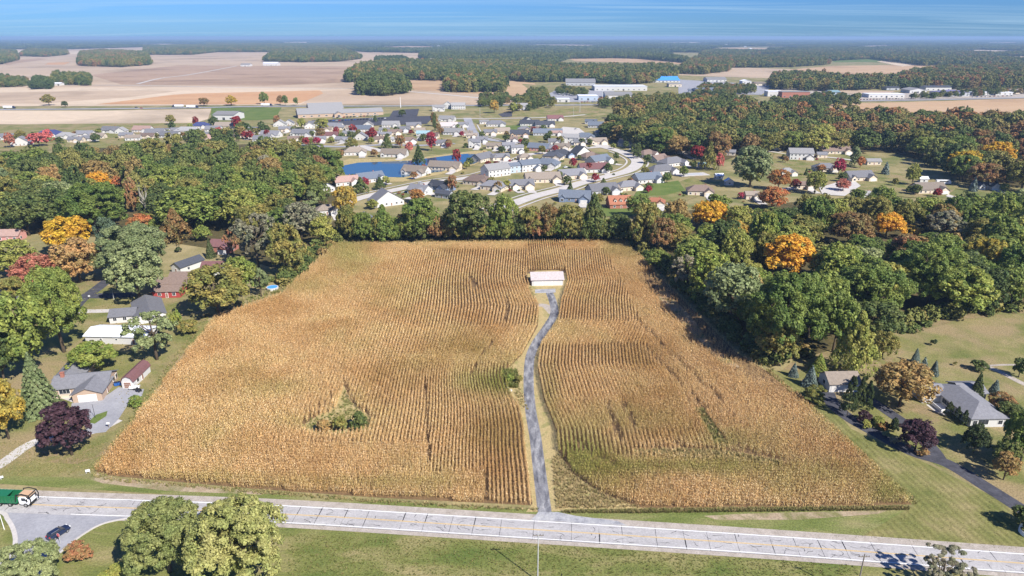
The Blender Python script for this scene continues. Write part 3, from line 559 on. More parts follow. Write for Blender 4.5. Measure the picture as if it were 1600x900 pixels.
def scatter(name, pts, scl, rot, protos, attrs=None, mat=None):
    """one stuff object whose points carry copies of the meshes in a collection"""
    col = bpy.data.collections.new(name + '_kinds')
    for i, me in enumerate(protos):
        o = bpy.data.objects.new(name + '_kind', me); col.objects.link(o)
    me = bpy.data.meshes.new(name); me.vertices.add(len(pts)); me.vertices.foreach_set('co', np.asarray(pts, np.float32).ravel())
    a = me.attributes.new('scl', 'FLOAT_VECTOR', 'POINT'); a.data.foreach_set('vector', np.asarray(scl, np.float32).ravel())
    a = me.attributes.new('rot', 'FLOAT', 'POINT'); a.data.foreach_set('value', np.asarray(rot, np.float32))
    a = me.attributes.new('kindno', 'INT', 'POINT'); a.data.foreach_set('value', rng.integers(0, len(protos), len(pts)).astype(np.int32))
    for k, v in (attrs or {}).items():
        a = me.attributes.new(k, 'FLOAT', 'POINT'); a.data.foreach_set('value', np.asarray(v, np.float32))
    if mat: me.materials.append(mat)
    me.update(); o = link(name, me); o['kind'] = 'stuff'
    t = bpy.data.node_groups.new(name, 'GeometryNodeTree')
    t.interface.new_socket('Geometry', in_out='INPUT', socket_type='NodeSocketGeometry'); t.interface.new_socket('Geometry', in_out='OUTPUT', socket_type='NodeSocketGeometry')
    N, L = t.nodes, t.links; gi = N.new('NodeGroupInput'); go = N.new('NodeGroupOutput'); ci = N.new('GeometryNodeCollectionInfo'); ci.inputs[0].default_value = col
    ci.inputs['Separate Children'].default_value = True; ci.inputs['Reset Children'].default_value = True
    ip = N.new('GeometryNodeInstanceOnPoints'); ip.inputs['Pick Instance'].default_value = True
    def na(nm, dt):
        q = N.new('GeometryNodeInputNamedAttribute'); q.data_type = dt; q.inputs[0].default_value = nm; return q.outputs[0]
    cx = N.new('ShaderNodeCombineXYZ'); L.new(na('rot', 'FLOAT'), cx.inputs[2]); er = N.new('FunctionNodeEulerToRotation'); L.new(cx.outputs[0], er.inputs[0])
    L.new(gi.outputs[0], ip.inputs['Points']); L.new(ci.outputs[0], ip.inputs['Instance']); L.new(na('kindno', 'INT'), ip.inputs['Instance Index'])
    L.new(er.outputs[0], ip.inputs['Rotation']); L.new(na('scl', 'FLOAT_VECTOR'), ip.inputs['Scale']); L.new(ip.outputs[0], go.inputs[0])
    md = o.modifiers.new('scatter', 'NODES'); md.node_group = t; return o
protos = [np_mesh('corn_plant', *corn_plant(i), M['corn']) for i in range(8)]
wd = rng.uniform(.85, 1.1, NP) * (0.6 + 0.4 * fade)
scatter('corn_crop', np.stack([X, Y, np.full(NP, 0.03)], 1), np.stack([wd, wd, hgt], 1), rng.uniform(0, 6.28, NP), protos, {'green': green})

# ------------------------------------------------------------------ trees: crowns of leaf-sized faces
def leaves(cs, nr, size, rg, aspect=1.0):
    k = len(cs); nr = nr + rg.normal(0, 0.45, (k, 3)); nr /= np.linalg.norm(nr, axis=1, keepdims=True) + 1e-9
    u = np.cross(nr, rg.normal(0, 1, (k, 3))); u /= np.linalg.norm(u, axis=1, keepdims=True) + 1e-9; v = np.cross(nr, u)
    s = (size * rg.uniform(.6, 1.35, k))[:, None]; u = u * s * aspect; v = v * s * 0.75
    V = np.stack([cs - u - v, cs + u - v, cs + u + v, cs - u + v], 1).reshape(-1, 3); return V, np.arange(4 * k).reshape(k, 4)
def sph(k, rg):
    d = rg.normal(0, 1, (k, 3)); return d / np.linalg.norm(d, axis=1, keepdims=True)
def crown(seed, N, leaf, kind='round'):
    rg = np.random.default_rng(seed); L, Rr = [], []
    nl = {'round': 19, 'tall': 14, 'cone': 20, 'sparse': 12, 'shrub': 9, 'column': 9}[kind]
    for i in range(nl):
        if kind == 'round':
            z = 1 - 1.75 * (i + 0.5) / nl; a = i * 2.4 + rg.uniform(-.5, .5); q = math.sqrt(max(0, 1 - z * z)); rad = rg.uniform(.5, .68)
            L.append((q * math.cos(a) * rad, q * math.sin(a) * rad, z * 0.62 + rg.uniform(-.08, .08))); Rr.append(rg.uniform(.28, .44))
        elif kind == 'sparse':
            d = sph(1, rg)[0]; L.append(d * np.array((.66, .66, .62)) * rg.uniform(.5, 1.1)); Rr.append(rg.uniform(.16, .30))
        elif kind == 'tall':
            z = -0.75 + 1.5 * i / (nl - 1); a = i * 2.4; q = 0.5 * (1 - max(0, z) ** 2 * 0.75); L.append((q * math.cos(a), q * math.sin(a), z)); Rr.append(rg.uniform(.26, .42))
        elif kind == 'cone':
            t = i / (nl - 1); z = -0.85 + 1.65 * t; a = i * 2.4; q = 0.66 * (1 - t) ** 1.1; L.append((q * math.cos(a), q * math.sin(a), z)); Rr.append(0.38 * (1 - t) + 0.13)
        elif kind == 'column':
            t = i / (nl - 1); z = -0.8 + 1.55 * t; a = i * 2.4; q = 0.30 * (1 - t ** 2); L.append((q * math.cos(a), q * math.sin(a), z)); Rr.append(0.55 * (1 - t ** 2) + 0.22)
        else:
            a = i * 2.4; q = 0.55 * math.sqrt((i + .3) / nl); L.append((q * math.cos(a), q * math.sin(a), rg.uniform(-.5, .35) - q * .3)); Rr.append(rg.uniform(.36, .5))
    L = np.array(L); Rr = np.array(Rr); vs = 0.42 if kind == 'column' else 1.0
    sc, sr, sd_ = [], [], []
    for c_, r_ in zip(L, Rr):                              # sub-clumps on every lobe give light and dark clumps
        kk = (26 if N > 15000 else 16) if kind != 'sparse' else 11; d = sph(kk, rg); d[:, 2] = np.where(d[:, 2] < -0.3, -d[:, 2], d[:, 2])
        sc.append(c_ + d * r_ * np.array((1, 1, vs)) * rg.uniform(.7, 1.0, (kk, 1))); sr.append(np.full(kk, r_ * (.31 if N > 15000 else .38))); sd_.append(d)
    sc = np.concatenate(sc); sr = np.concatenate(sr); sd_ = np.concatenate(sd_)
    idx = rg.integers(0, len(sc), N); d = sph(N, rg); d = d + 0.6 * sd_[idx]; d /= np.linalg.norm(d, axis=1, keepdims=True)
    p = sc[idx] + d * (sr[idx] * rg.uniform(.55, 1.08, N))[:, None] * np.array((1, 1, vs))
    dm = ((p[:, None, :] - L[None]) ** 2).sum(2) / (Rr[None] ** 2)
    p_ok = dm.min(1) > 0.42; p, d = p[p_ok], d[p_ok]
    d = d + np.array((0, 0, 0.35)); return leaves(p, d, leaf, rg)
def spruce(seed, N, leaf):
    rg = np.random.default_rng(seed); t = 1 - np.sqrt(rg.uniform(0, 1, N)); tiers = 15; tq = (np.floor(t * tiers) + 0.25 * rg.uniform(0, 1, N)) / tiers
    nb = 13; a = (np.floor(rg.uniform(0, nb, N)) + 0.5 * np.floor(t * tiers) + rg.normal(0, .16, N)) * 2 * math.pi / nb
    u = np.sqrt(rg.uniform(.08, 1, N)); r_ = (1 - tq) ** 0.9 * u * (1 + 0.12 * np.sin(a * 3 + seed)); z = -1 + 2 * tq - 0.17 * u ** 2 * (1 - tq) + 0.10 * (1 - u)
    p = np.stack([r_ * np.cos(a), r_ * np.sin(a), z], 1); nr = np.stack([np.cos(a) * .7, np.sin(a) * .7, np.full(N, .6)], 1); return leaves(p, nr, leaf, rg, 1.0)
def trunk_mesh(seed, kind='round'):                        # unit height 1 trunk with limbs reaching into a crown of radius 1
    r_ = random.Random(seed); bm = bmesh.new()
    if kind == 'spruce': cone(bm, (0, 0, 0), (0, 0, .96), .035, .006, 7)
    else:
        bend = Vector((r_.uniform(-.05, .05), r_.uniform(-.05, .05), .45)); cone(bm, (0, 0, 0), bend, .055, .038, 8); cone(bm, bend, bend + Vector((0, 0, .38)), .038, .012, 6)
        for i in range(9):
            a = i * 2.4 + r_.uniform(-.4, .4); z0 = r_.uniform(.28, .62); p = Vector((bend.x * z0 / .45, bend.y * z0 / .45, z0)); e = p + Vector((math.cos(a) * r_.uniform(.3, .55), math.sin(a) * r_.uniform(.3, .55), r_.uniform(.12, .32)))
            cone(bm, p, e, .022, .010, 5)
            for _ in range(3 if kind == 'bare' else 1):
                q = p.lerp(e, r_.uniform(.5, .9)); cone(bm, q, q + Vector((r_.uniform(-.25, .25), r_.uniform(-.25, .25), r_.uniform(.12, .3))), .010, .003, 4)
    return bm_mesh('trunk', bm, M['bark'], smooth=True)
CM, TM = {}, {}
def crown_mesh(kind, var, lod):
    k = (kind, var, lod)
    if k not in CM:
        N, lf = {0: (420, .125), 1: (2100, .062), 2: (7200, .035), 3: (36000, .0165)}[lod]
        if kind == 'sparse': N = int(N * .7)
        if kind == 'spruce': V, Fs = spruce(var * 7 + lod, int(N * 1.1), lf * 1.05)
        else: V, Fs = crown(hash((len(kind), var, lod)) % 9973 + var * 31, int(N * 1.35), lf * (0.8 if kind == 'sparse' else 1.0), kind)
        CM[k] = np_mesh('crown', V, Fs, M['leaf_green'])
    return CM[k]
def trunk_of(kind, var):
    k = ('bare' if kind == 'bare' else 'spruce' if kind in ('spruce', 'column', 'cone') else 'round', var % 3)
    if k not in TM: TM[k] = trunk_mesh(var * 3 + 1, k[0])
    return TM[k]
COLWORD = dict(green='green', dark='dark green', bright='bright green', olive='olive green', yellowgreen='yellow green', yellow='yellow', gold='golden yellow', orange='orange', rust='rusty brown', red='deep red', purple='purple leaved',
               silver='silvery green', greyish='grey thinning', spruce='green', bluespruce='blue green', evergreen='dark', pinkred='pinkish red', bronze='bronze brown')
tn = 0
def put_tree(kind, col, x, y, D, Hc, clear, pw, name, label, cat, group=None):
    global tn; tn += 1
    lod = 3 if pw > 100 else 2 if pw > 30 else 1 if pw > 15 else 0
    t = thing(name, label, cat, (x, y, 0.02), (tn * 1.7) % 6.28, group); zc = clear + Hc / 2
    if kind != 'bare':
        o = link('crown' if kind != 'shrub' else 'foliage', crown_mesh(kind, tn % (2 if lod > 2 else 4), lod), t); o.location = (0, 0, zc); o.scale = (D / 2, D / 2, Hc / 2)
        o.material_slots[0].link = 'OBJECT'; o.material_slots[0].material = M['leaf_' + col]
    if kind != 'shrub':
        k = link('trunk', trunk_of(kind, tn), t); hh = clear + Hc * (1.0 if kind in ('spruce', 'bare', 'column', 'cone') else .82); k.scale = (D * .5, D * .5, hh)
        if kind == 'spruce': k.scale = (max(.6, D * .3), max(.6, D * .3), hh)
        if kind == 'bare': k.material_slots[0].link = 'OBJECT'; k.material_slots[0].material = M['palebark']
    return t
def T(kind, col, x0, y0, x1, y1, label=None, name=None, cat='tree', group=None, clear=0.05):
    """a tree whose crown fills the photo box x0 y0 x1 y1"""
    cx, cy = (x0 + x1) / 2, (y0 + y1) / 2; zc = 8.0
    for _ in range(4):
        s = scale_at(cy, zc); th = PITCH + math.atan((cy - 450) / F); D = (x1 - x0) / s * 1.0; V = (y1 - y0) / s
        Hc = math.sqrt(max(V * V - (D * math.sin(th)) ** 2 * 0.8, (0.72 * D * math.cos(th)) ** 2)) / math.cos(th); cl = clear * Hc if kind not in ('spruce', 'shrub', 'column', 'cone') else 0.03 * Hc
        zc = cl + Hc / 2
    p = P(cx, cy, zc)
    nm = name or {'spruce': 'spruce_tree', 'shrub': 'shrub', 'column': 'arborvitae', 'bare': 'bare_tree'}.get(kind, 'broadleaf_tree')
    o = put_tree(kind, col, p.x, p.y, D, Hc, cl, x1 - x0, nm, label, 'shrub' if kind == 'shrub' and cat == 'tree' else cat, group)
    return o
BOXES = []
# ---- trees that stand out, one by one (photo boxes)
for a in (
 # lower left corner
 ('round', 'palegreen', 186, 776, 322, 900, 'large pale green tree beside the junction, left of a pair at the road'),
 ('round', 'palegreen', 286, 772, 456, 925, 'largest pale green tree in front of the road, right of a pair'),
 ('sparse', 'olive', 300, 766, 392, 840, 'thin topped green tree behind the pair of big roadside trees'),
 ('round', 'silver', -10, 843, 94, 935, 'silvery green tree in the corner lawn below the dark car'),
 ('shrub', 'rust', 99, 848, 144, 876, 'small orange red bush on the lawn beside the dark car', 'shrub'),
 ('shrub', 'yellowgreen', 156, 876, 206, 912, 'low yellow green bush under the roadside trees', 'shrub'),
 ('sparse', 'greyish', 1424, 862, 1530, 915, 'thin grey leaved tree in front of the road, bottom right corner'),
 # around the brick house on the left
 ('round', 'purple', 60, 628, 144, 712, 'purple leaved tree beside the drive of the brick house'),
 ('spruce', 'silver', 20, 548, 86, 644, 'pale green spruce in front of the brick house'),
 ('round', 'yellow', -34, 592, 34, 684, 'pale yellow tree at the left edge beside the spruce'),
 ('shrub', 'bright', 104, 534, 178, 578, 'wide bright green rounded tree behind the brick house roof', 'shrub', 'tree'),
 ('sparse', 'silver', 190, 476, 284, 562, 'airy grey green tree between the white long shed and the cornfield'),
 ('round', 'green', -20, 462, 78, 588, 'big dark green oak at the left edge above the spruce'),
 ('round', 'green', 32, 420, 136, 548, 'tallest green oak left of the white long shed'),
 ('round', 'bright', 40, 418, 112, 490, 'bright green crown behind the tall oak by the asphalt drive'),
 ('round', 'dark', -40, 510, 30, 600, 'dark green tree at the left edge of the brick house garden'),
 ('round', 'pinkred', 24, 400, 94, 446, 'pinkish red maple left of the asphalt drive'),
 ('round', 'olive', 0, 432, 40, 470, 'olive tree at the left edge below the pink maple'),
 ('round', 'yellow', 80, 396, 116, 440, 'pale yellow small tree beside the pinkish red maple'),
 ('round', 'yellowgreen', -20, 372, 50, 430, 'yellow green tree at the left edge below the wood'),
 ('round', 'gold', 70, 338, 146, 396, 'golden orange maple at the edge of the left wood'),
 ('round', 'bronze', 82, 372, 156, 440, 'bronze green tree below the golden orange maple'),
 ('round', 'silver', 150, 358, 266, 420, 'silvery green maple at the back of the pair by the red barn'),
 ('round', 'silver', 166, 384, 254, 468, 'silvery green maple standing by the asphalt drive and the red barn'),
 ('tall', 'spruce', 146, 340, 190, 400, 'blue green tree behind the silvery maple pair'),
 ('round', 'orange', 198, 334, 238, 366, 'rounded orange maple in front of the bare white birch'),
 ('tall', 'rust', 194, 280, 216, 330, 'reddish half bare birch in the left wood'),
 ('bare', 'greyish', 208, 288, 242, 344, 'bare white stemmed birch in the left wood'),
 ('round', 'gold', 136, 270, 172, 292, 'bright orange crown in the middle of the left wood'),
 ('round', 'orange', 170, 276, 190, 292, 'smaller orange crown in the middle of the left wood'),
 ('cone', 'rust', 246, 324, 298, 378, 'golden brown maple at the edge of the left wood behind the dark roofed house'),
 ('round', 'green', 88, 298, 200, 350, 'broad green oak in the left wood above the golden maple'),
 ('round', 'dark', 0, 300, 74, 366, 'dark green oak in the left wood at the photo edge'),
 ('round', 'green', 244, 296, 340, 360, 'broad green oak right of the bare birch'),
 ('round', 'green', 320, 292, 392, 352, 'green oak above the maroon roofed house'),
 ('sparse', 'greyish', 356, 326, 440, 418, 'tall greyish oak right of the maroon roofed house'),
 ('sparse', 'rust', 346, 352, 378, 402, 'rusty thinning tree beside the maroon roof'),
 ('round', 'greyish', 436, 316, 500, 372, 'grey thinning tree left of the back hedge'),
 ('round', 'olive', 414, 352, 476, 430, 'grey green oak at the bend of the cornfield edge'),
 ('round', 'olive', 288, 412, 386, 494, 'low olive green willow beside the cornfield bend'),
 ('round', 'bright', 346, 402, 400, 462, 'bright green tree behind the olive willow'),
 ('sparse', 'silver', 386, 412, 424, 462, 'small whitish tree beside the round pool'),
 ('shrub', 'olive', 276, 496, 312, 522, 'low yellowish bush at the left cornfield edge', 'shrub'),
 ('shrub', 'bright', 262, 478, 284, 518, 'small yellow green bush behind the airy grey tree', 'shrub'),
 ('shrub', 'bright', 198, 616, 222, 636, 'small rounded bush at the end of the concrete yard', 'shrub'),
 ('spruce', 'evergreen', 318, 372, 336, 402, 'small dark spruce beside the maroon roofed house'),
 ('round', 'yellowgreen', 484, 340, 524, 382, 'yellow green small tree at the top left cornfield corner'),
 ('round', 'green', 302, 352, 330, 376, 'small rounded tree in front of the maroon roofed house'),
 ('shrub', 'evergreen', 272, 384, 284, 394, 'tiny dark bush on the lawn above the dark roofed house', 'shrub'),
 # the hedge of trees behind the field, from the left
 ('round', 'yellow', 518, 290, 560, 334, 'bright yellow maple at the left end of the back hedge'),
 ('round', 'olive', 524, 322, 562, 372, 'olive tree at the left end of the back hedge'),
 ('cone', 'green', 574, 318, 622, 376, 'pointed dark green tree in the back hedge below the grey roof'),
 ('round', 'rust', 612, 336, 640, 372, 'small rusty tree in the back hedge'),
 ('round', 'green', 624, 308, 690, 374, 'green tree in the back hedge right of the pointed one'),
 ('round', 'orange', 638, 294, 664, 316, 'rounded orange maple in front of the dark gabled house'),
 ('round', 'dark', 690, 296, 770, 374, 'largest dark green oak in the middle of the back hedge'),
 ('round', 'green', 764, 306, 812, 374, 'green tree right of the largest dark oak in the back hedge'),
 ('round', 'olive', 806, 322, 850, 374, 'olive tree in the back hedge'),
 ('round', 'rust', 838, 320, 876, 374, 'rusty olive tree in the back hedge'),
 ('round', 'olive', 866, 318, 916, 374, 'yellowing tree in the back hedge left of the tall dark one'),
 ('cone', 'dark', 902, 300, 954, 376, 'tall dark green tree in the back hedge left of the orange roof'),
 ('round', 'green', 976, 304, 1022, 340, 'green tree in front of the orange roofed house'),
 ('round', 'olive', 984, 318, 1036, 388, 'olive tree at the top right cornfield corner'),
 ('round', 'rust', 1012, 338, 1058, 394, 'rusty yellow tree at the top right cornfield corner'),
 ('round', 'dark', 948, 336, 990, 378, 'low dark tree in the back hedge below the orange roof'),
 ('round', 'yellowgreen', 572, 312, 592, 326, 'small yellowing tree beside the grey roofed house'),
 ('sparse', 'silver', 464, 296, 506, 330, 'pale grey tree left of the bright yellow maple'),
 ('round', 'green', 548, 330, 584, 376, 'green tree between the yellow maple and the pointed one'),
 # right wood, standing out
 ('round', 'gold', 1080, 322, 1140, 350, 'golden yellow crown at the back of the right wood'),
 ('round', 'orange', 1184, 292, 1232, 326, 'orange maple at the back of the right wood'),
 ('round', 'gold', 1190, 374, 1274, 424, 'largest golden maple in the right wood'),
 ('round', 'rust', 1292, 338, 1366, 376, 'rusty orange tree in the right wood'),
 ('round', 'gold', 1362, 332, 1414, 370, 'golden orange tree in the right wood beside the rusty one'),
 ('sparse', 'greyish', 1440, 336, 1518, 364, 'pale grey thinning tree in the right wood'),
 ('round', 'yellow', 1410, 352, 1440, 372, 'small bright yellow crown in the right wood'),
 ('round', 'green', 1160, 420, 1302, 560, 'tall green oak by the field, rising above the others'),
 ('round', 'green', 1300, 402, 1420, 500, 'broad green oak behind the pointed yellow green tree'),
 ('round', 'green', 1400, 372, 1520, 480, 'broad green oak above the mown lawn on the right'),
 ('round', 'bright', 1450, 412, 1548, 490, 'bright green tree at the lawn edge of the right wood'),
 ('round', 'dark', 1330, 470, 1412, 534, 'dark green oak at the near edge of the right wood'),
 ('sparse', 'rust', 1220, 400, 1256, 424, 'small rusty crown in front of the golden maple'),
 ('round', 'green', 1274, 456, 1344, 548, 'green oak behind the light green pine at the wood edge'),
 ('round', 'olive', 1180, 500, 1250, 566, 'olive tree at the near corner of the right wood'),
 ('cone', 'yellowgreen', 1306, 482, 1376, 584, 'pointed yellow green tree behind the white garage'),
 ('round', 'olive', 1360, 518, 1404, 560, 'small olive tree right of the pointed yellow green tree'),
 ('spruce', 'bright', 1264, 550, 1298, 584, 'light green pine left of the white garage'),
 ('spruce', 'bluespruce', 1254, 570, 1282, 604, 'blue spruce beside the white garage wall'),
 ('spruce', 'bluespruce', 1232, 566, 1250, 588, 'small grey spruce at the edge of the right wood'),
 ('shrub', 'olive', 1254, 600, 1294, 630, 'rounded olive bush beside the garage and cornfield', 'shrub'),
 ('column', 'evergreen', 1318, 584, 1342, 648, 'tall dark arborvitae, left one in front of the garage', 'arborvitae'),
 ('column', 'evergreen', 1338, 586, 1354, 640, 'tall dark arborvitae, middle one in front of the garage', 'arborvitae'),
 ('column', 'evergreen', 1350, 592, 1366, 640, 'tall dark arborvitae, right one in front of the garage', 'arborvitae'),
 ('round', 'bronze', 1366, 564, 1458, 638, 'bronze leaved spreading tree in front of the grey roofed house'),
 ('round', 'purple', 1406, 654, 1464, 706, 'purple leaved tree in the fork of the asphalt drive'),
 ('round', 'evergreen', 1506, 664, 1548, 708, 'dark rounded evergreen in front of the grey roofed house'),
 ('round', 'bronze', 1554, 706, 1594, 750, 'small orange brown tree beside the asphalt drive'),
 ('spruce', 'bluespruce', 1424, 543, 1440, 566, 'blue spruce on the lawn, left of three'),
 ('spruce', 'bluespruce', 1437, 557, 1452, 576, 'blue spruce on the lawn, middle of three'),
 ('spruce', 'bluespruce', 1453, 562, 1470, 586, 'blue spruce on the lawn, right of three'),
 ('shrub', 'evergreen', 1454, 528, 1465, 540, 'small dark ball bush alone on the mown lawn', 'shrub'),
 ('shrub', 'dark', 1519, 561, 1546, 578, 'low spreading dark bush on the mown lawn', 'shrub'),
 ('shrub', 'olive', 1489, 563, 1496, 571, 'tiny green bush on the mown lawn', 'shrub'),
 ('round', 'dark', 1584, 558, 1608, 588, 'small dark tree at the right edge of the mown lawn'),
 ('spruce', 'evergreen', 1516, 580, 1542, 624, 'dark spruce behind the grey roofed house'),
 ('spruce', 'bluespruce', 1546, 592, 1566, 616, 'blue spruce behind the grey roofed house'),
 ('shrub', 'rust', 1546, 608, 1590, 640, 'reddish rounded bush behind the grey roofed house', 'shrub'),
 ('round', 'dark', 1556, 630, 1600, 660, 'dark blue green tree behind the far end of the grey roof'),
 ('round', 'green', 1572, 640, 1640, 720, 'green tree at the right edge beside the grey roofed house'),
 ('round', 'dark', 1554, 690, 1596, 730, 'dark tree behind the small orange brown tree'),
 ('round', 'dark', 1584, 788, 1640, 832, 'dark bush over the white fence at the right edge', 'shrub', 'shrub'),
 ('column', 'evergreen', 1478, 627, 1490, 650, 'clipped dark evergreen by the house front, left one', 'arborvitae'),
 ('column', 'evergreen', 1492, 634, 1502, 656, 'clipped dark evergreen by the house front, middle one', 'arborvitae'),
 ('column', 'evergreen', 1503, 640, 1514, 664, 'clipped dark evergreen by the house front, right one', 'arborvitae'),
 ('shrub', 'purple', 1338, 640, 1366, 660, 'purplish bush in the bed beside the arborvitae', 'shrub'),
 ('shrub', 'yellowgreen', 1360, 646, 1384, 668, 'yellow green bush in the bed along the asphalt drive', 'shrub'),
 ('shrub', 'orange', 1370, 656, 1392, 672, 'orange bush in the bed along the asphalt drive', 'shrub'),
 ('shrub', 'evergreen', 1388, 650, 1406, 676, 'dark upright bush in the bed along the asphalt drive', 'shrub'),
 ('shrub', 'yellowgreen', 1346, 654, 1362, 670, 'low yellow bush at the kerb of the asphalt drive', 'shrub'),
 ('shrub', 'greyish', 1390, 680, 1406, 694, 'pale grass clump beside the purple tree', 'shrub'),
 ('shrub', 'silver', 1378, 672, 1394, 684, 'silvery low bush beside the purple tree', 'shrub'),
 ('shrub', 'bronze', 1432, 698, 1452, 712, 'bronze low plant at the tip of the drive fork', 'shrub'),
 # in the field
 ('shrub', 'bright', 790, 582, 804, 598, 'green bush at the edge of the corn beside the drive', 'shrub'),
 ('shrub', 'olive', 802, 584, 818, 600, 'low weedy bush between the corn and the drive', 'shrub'),
 ('shrub', 'olive', 518, 645, 546, 674, 'low olive bush in the grassy gap of the corn', 'shrub'),
 ('shrub', 'dark', 545, 640, 574, 672, 'dark weedy bush at the right of the gap in the corn', 'shrub'),
 ('shrub', 'straw' if 'leaf_straw' in M else 'bronze', 492, 652, 520, 676, 'dry brown bush at the left of the gap in the corn', 'shrub'),
 # upper middle
 ('round', 'red', 1078, 226, 1102, 248, 'dark red maple in front of the upper right wood'),
 ('cone', 'olive', 1096, 220, 1122, 264, 'tall olive conical tree beside the dark red maple'),
 ('round', 'pinkred', 1116, 240, 1132, 264, 'pinkish red tree right of the olive conical tree'),
 ('round', 'silver', 1142, 228, 1208, 290, 'broad pale green tree left of the grassy neighbourhood'),
 ('round', 'yellowgreen', 1156, 258, 1190, 290, 'yellow green tree in front of the broad pale tree'),
 ('round', 'orange', 1200, 264, 1236, 296, 'orange tree left of the grassy neighbourhood'),
 ('round', 'red', 1302, 248, 1322, 272, 'dark red maple beside the grey roofed house on the grass'),
 ('round', 'orange', 1338, 244, 1352, 262, 'orange red small tree behind the gabled house'),
 ('tall', 'silver', 1328, 230, 1346, 258, 'tall grey green tree behind the gabled house'),
 ('round', 'orange', 1276, 258, 1292, 268, 'low orange bush beside the grassy neighbourhood house'),
 ('spruce', 'bluespruce', 1378, 252, 1392, 272, 'blue spruce at the edge of the grassy neighbourhood'),
 ('round', 'yellowgreen', 1416, 258, 1440, 288, 'yellow green tree beside the tan roofed house'),
 ('round', 'red', 1458, 294, 1472, 308, 'small red tree in front of the tan roofed house'),
 ('spruce', 'bluespruce', 1516, 276, 1530, 298, 'blue spruce beside the blue grey house'),
 ('round', 'yellowgreen', 1258, 268, 1292, 302, 'thin yellow green tree on the grass'),
 ('round', 'pinkred', 1306, 282, 1330, 296, 'pinkish red bush by the concrete pad'),
 ('round', 'olive', 1394, 278, 1404, 290, 'small olive tree on the grass'),
 ('spruce', 'dark', 1256, 262, 1264, 274, 'small dark bush beside the white house on the grass'),
 ('round', 'red', 706, 232, 720, 256, 'dark red tree at the right end of the pond'),
 ('cone', 'dark', 644, 226, 664, 258, 'dark tree rising in front of the pond'),
 ('round', 'red', 665, 204, 683, 234, 'tall dark red tree in the left neighbourhood'),
 ('cone', 'dark', 595, 210, 612, 232, 'dark conical tree left of the pond houses'),
 ('round', 'red', 574, 200, 590, 220, 'red maple in the left neighbourhood, middle'),
 ('round', 'red', 544, 194, 558, 210, 'small red maple in the left neighbourhood'),
 ('round', 'rust', 616, 210, 634, 230, 'rusty tree in the left neighbourhood'),
 ('round', 'dark', 540, 205, 556, 220, 'dark green rounded tree in the left neighbourhood'),
 ('round', 'dark', 528, 207, 540, 220, 'small dark green tree in the left neighbourhood'),
 ('round', 'olive', 538, 216, 560, 234, 'olive rounded tree above the pond'),
 ('round', 'pinkred', 632, 222, 646, 238, 'rosy tree right of the white pond house'),
 ('round', 'rust', 492, 200, 508, 218, 'bronze tree in the left neighbourhood'),
 ('round', 'red', 472, 214, 484, 228, 'red small tree beside the left wood'),
 ('round', 'red', 488, 214, 502, 226, 'red small tree right of its twin by the left wood'),
 ('round', 'red', 520, 198, 530, 212, 'narrow dark red tree in the left neighbourhood'),
 ('cone', 'dark', 550, 276, 576, 302, 'green tree beside the brown roofed house below the pond'),
 ('cone', 'dark', 584, 276, 602, 296, 'smaller green tree right of its twin below the pond'),
 ('round', 'rust', 640, 268, 654, 280, 'dark red bush beside the house below the pond'),
 ('round', 'rust', 698, 272, 714, 298, 'narrow bronze tree beside the dark gabled house'),
 ('round', 'red', 890, 246, 902, 262, 'bright red tree among the right hand houses'),
 ('round', 'red', 914, 254, 926, 268, 'red tree in front of the red brown roof'),
 ('round', 'dark', 944, 254, 956, 270, 'dark tree beside the red brown roof'),
 ('round', 'dark', 958, 238, 968, 250, 'small dark tree inside the street curve'),
 ('cone', 'dark', 886, 284, 896, 300, 'small conifer at the street corner'),
 ('cone', 'dark', 938, 278, 948, 288, 'small dark tree by the main street'),
 ('round', 'dark', 848, 208, 862, 222, 'dark tree left of the two storey white house'),
 ('round', 'dark', 814, 216, 828, 232, 'dark tree left of the rose gabled house'),
 ('round', 'dark', 985, 224, 1004, 242, 'dark tree beside the curve of the street'),
 ('round', 'dark', 973, 220, 983, 232, 'green tree in front of the tan roofed house on the curve'),
 ('round', 'red', 757, 251, 768, 262, 'red bush right of the pond, left one'),
 ('round', 'red', 770, 252, 782, 262, 'red bush right of the pond, right one'),
 ('round', 'yellowgreen', 723, 252, 734, 264, 'yellow green bush at the right end of the pond'),
 ('round', 'dark', 727, 246, 740, 260, 'dark round tree at the right end of the pond'),
 ('tall', 'dark', 675, 178, 682, 204, 'tall dark tree beside the parking lot'),
 ('round', 'rust', 672, 176, 684, 196, 'rusty tree beside the parking lot'),
 ('round', 'dark', 622, 171, 634, 182, 'dark tree beside the asphalt lot'),
 ('cone', 'dark', 582, 180, 590, 190, 'small conifer in front of the parked cars'),
 ('round', 'yellowgreen', 464, 184, 478, 200, 'yellow green tree in front of the long grey building'),
 ('round', 'yellowgreen', 492, 184, 514, 204, 'pale yellow tree in front of the long grey building'),
 ('round', 'rust', 426, 180, 438, 195, 'bronze tree at the left end of the long grey building'),
 ('round', 'yellow', 764, 157, 780, 176, 'yellow tree by the highway'),
 ('round', 'yellowgreen', 794, 160, 808, 176, 'yellow green tree by the highway'),
 ('round', 'pinkred', 44, 206, 74, 228, 'rosy maple beside the navy roofed house, left one'),
 ('round', 'pinkred', 66, 202, 82, 220, 'rosy maple beside the navy roofed house, right one'),
 ('round', 'pinkred', 6, 208, 22, 230, 'rosy maple at the left edge'),
 ('round', 'olive', 22, 204, 40, 218, 'olive tree at the left edge beside the rosy maple'),
 ('round', 'red', 362, 180, 378, 200, 'dark red tree beside the white hall'),
 ('round', 'dark', 326, 182, 342, 198, 'dark green tree left of the white hall'),
 ('round', 'olive', 258, 180, 274, 194, 'olive tree at the edge of the pale field'),
 ('round', 'dark', 262, 190, 274, 204, 'dark tree below the olive one at the pale field'),
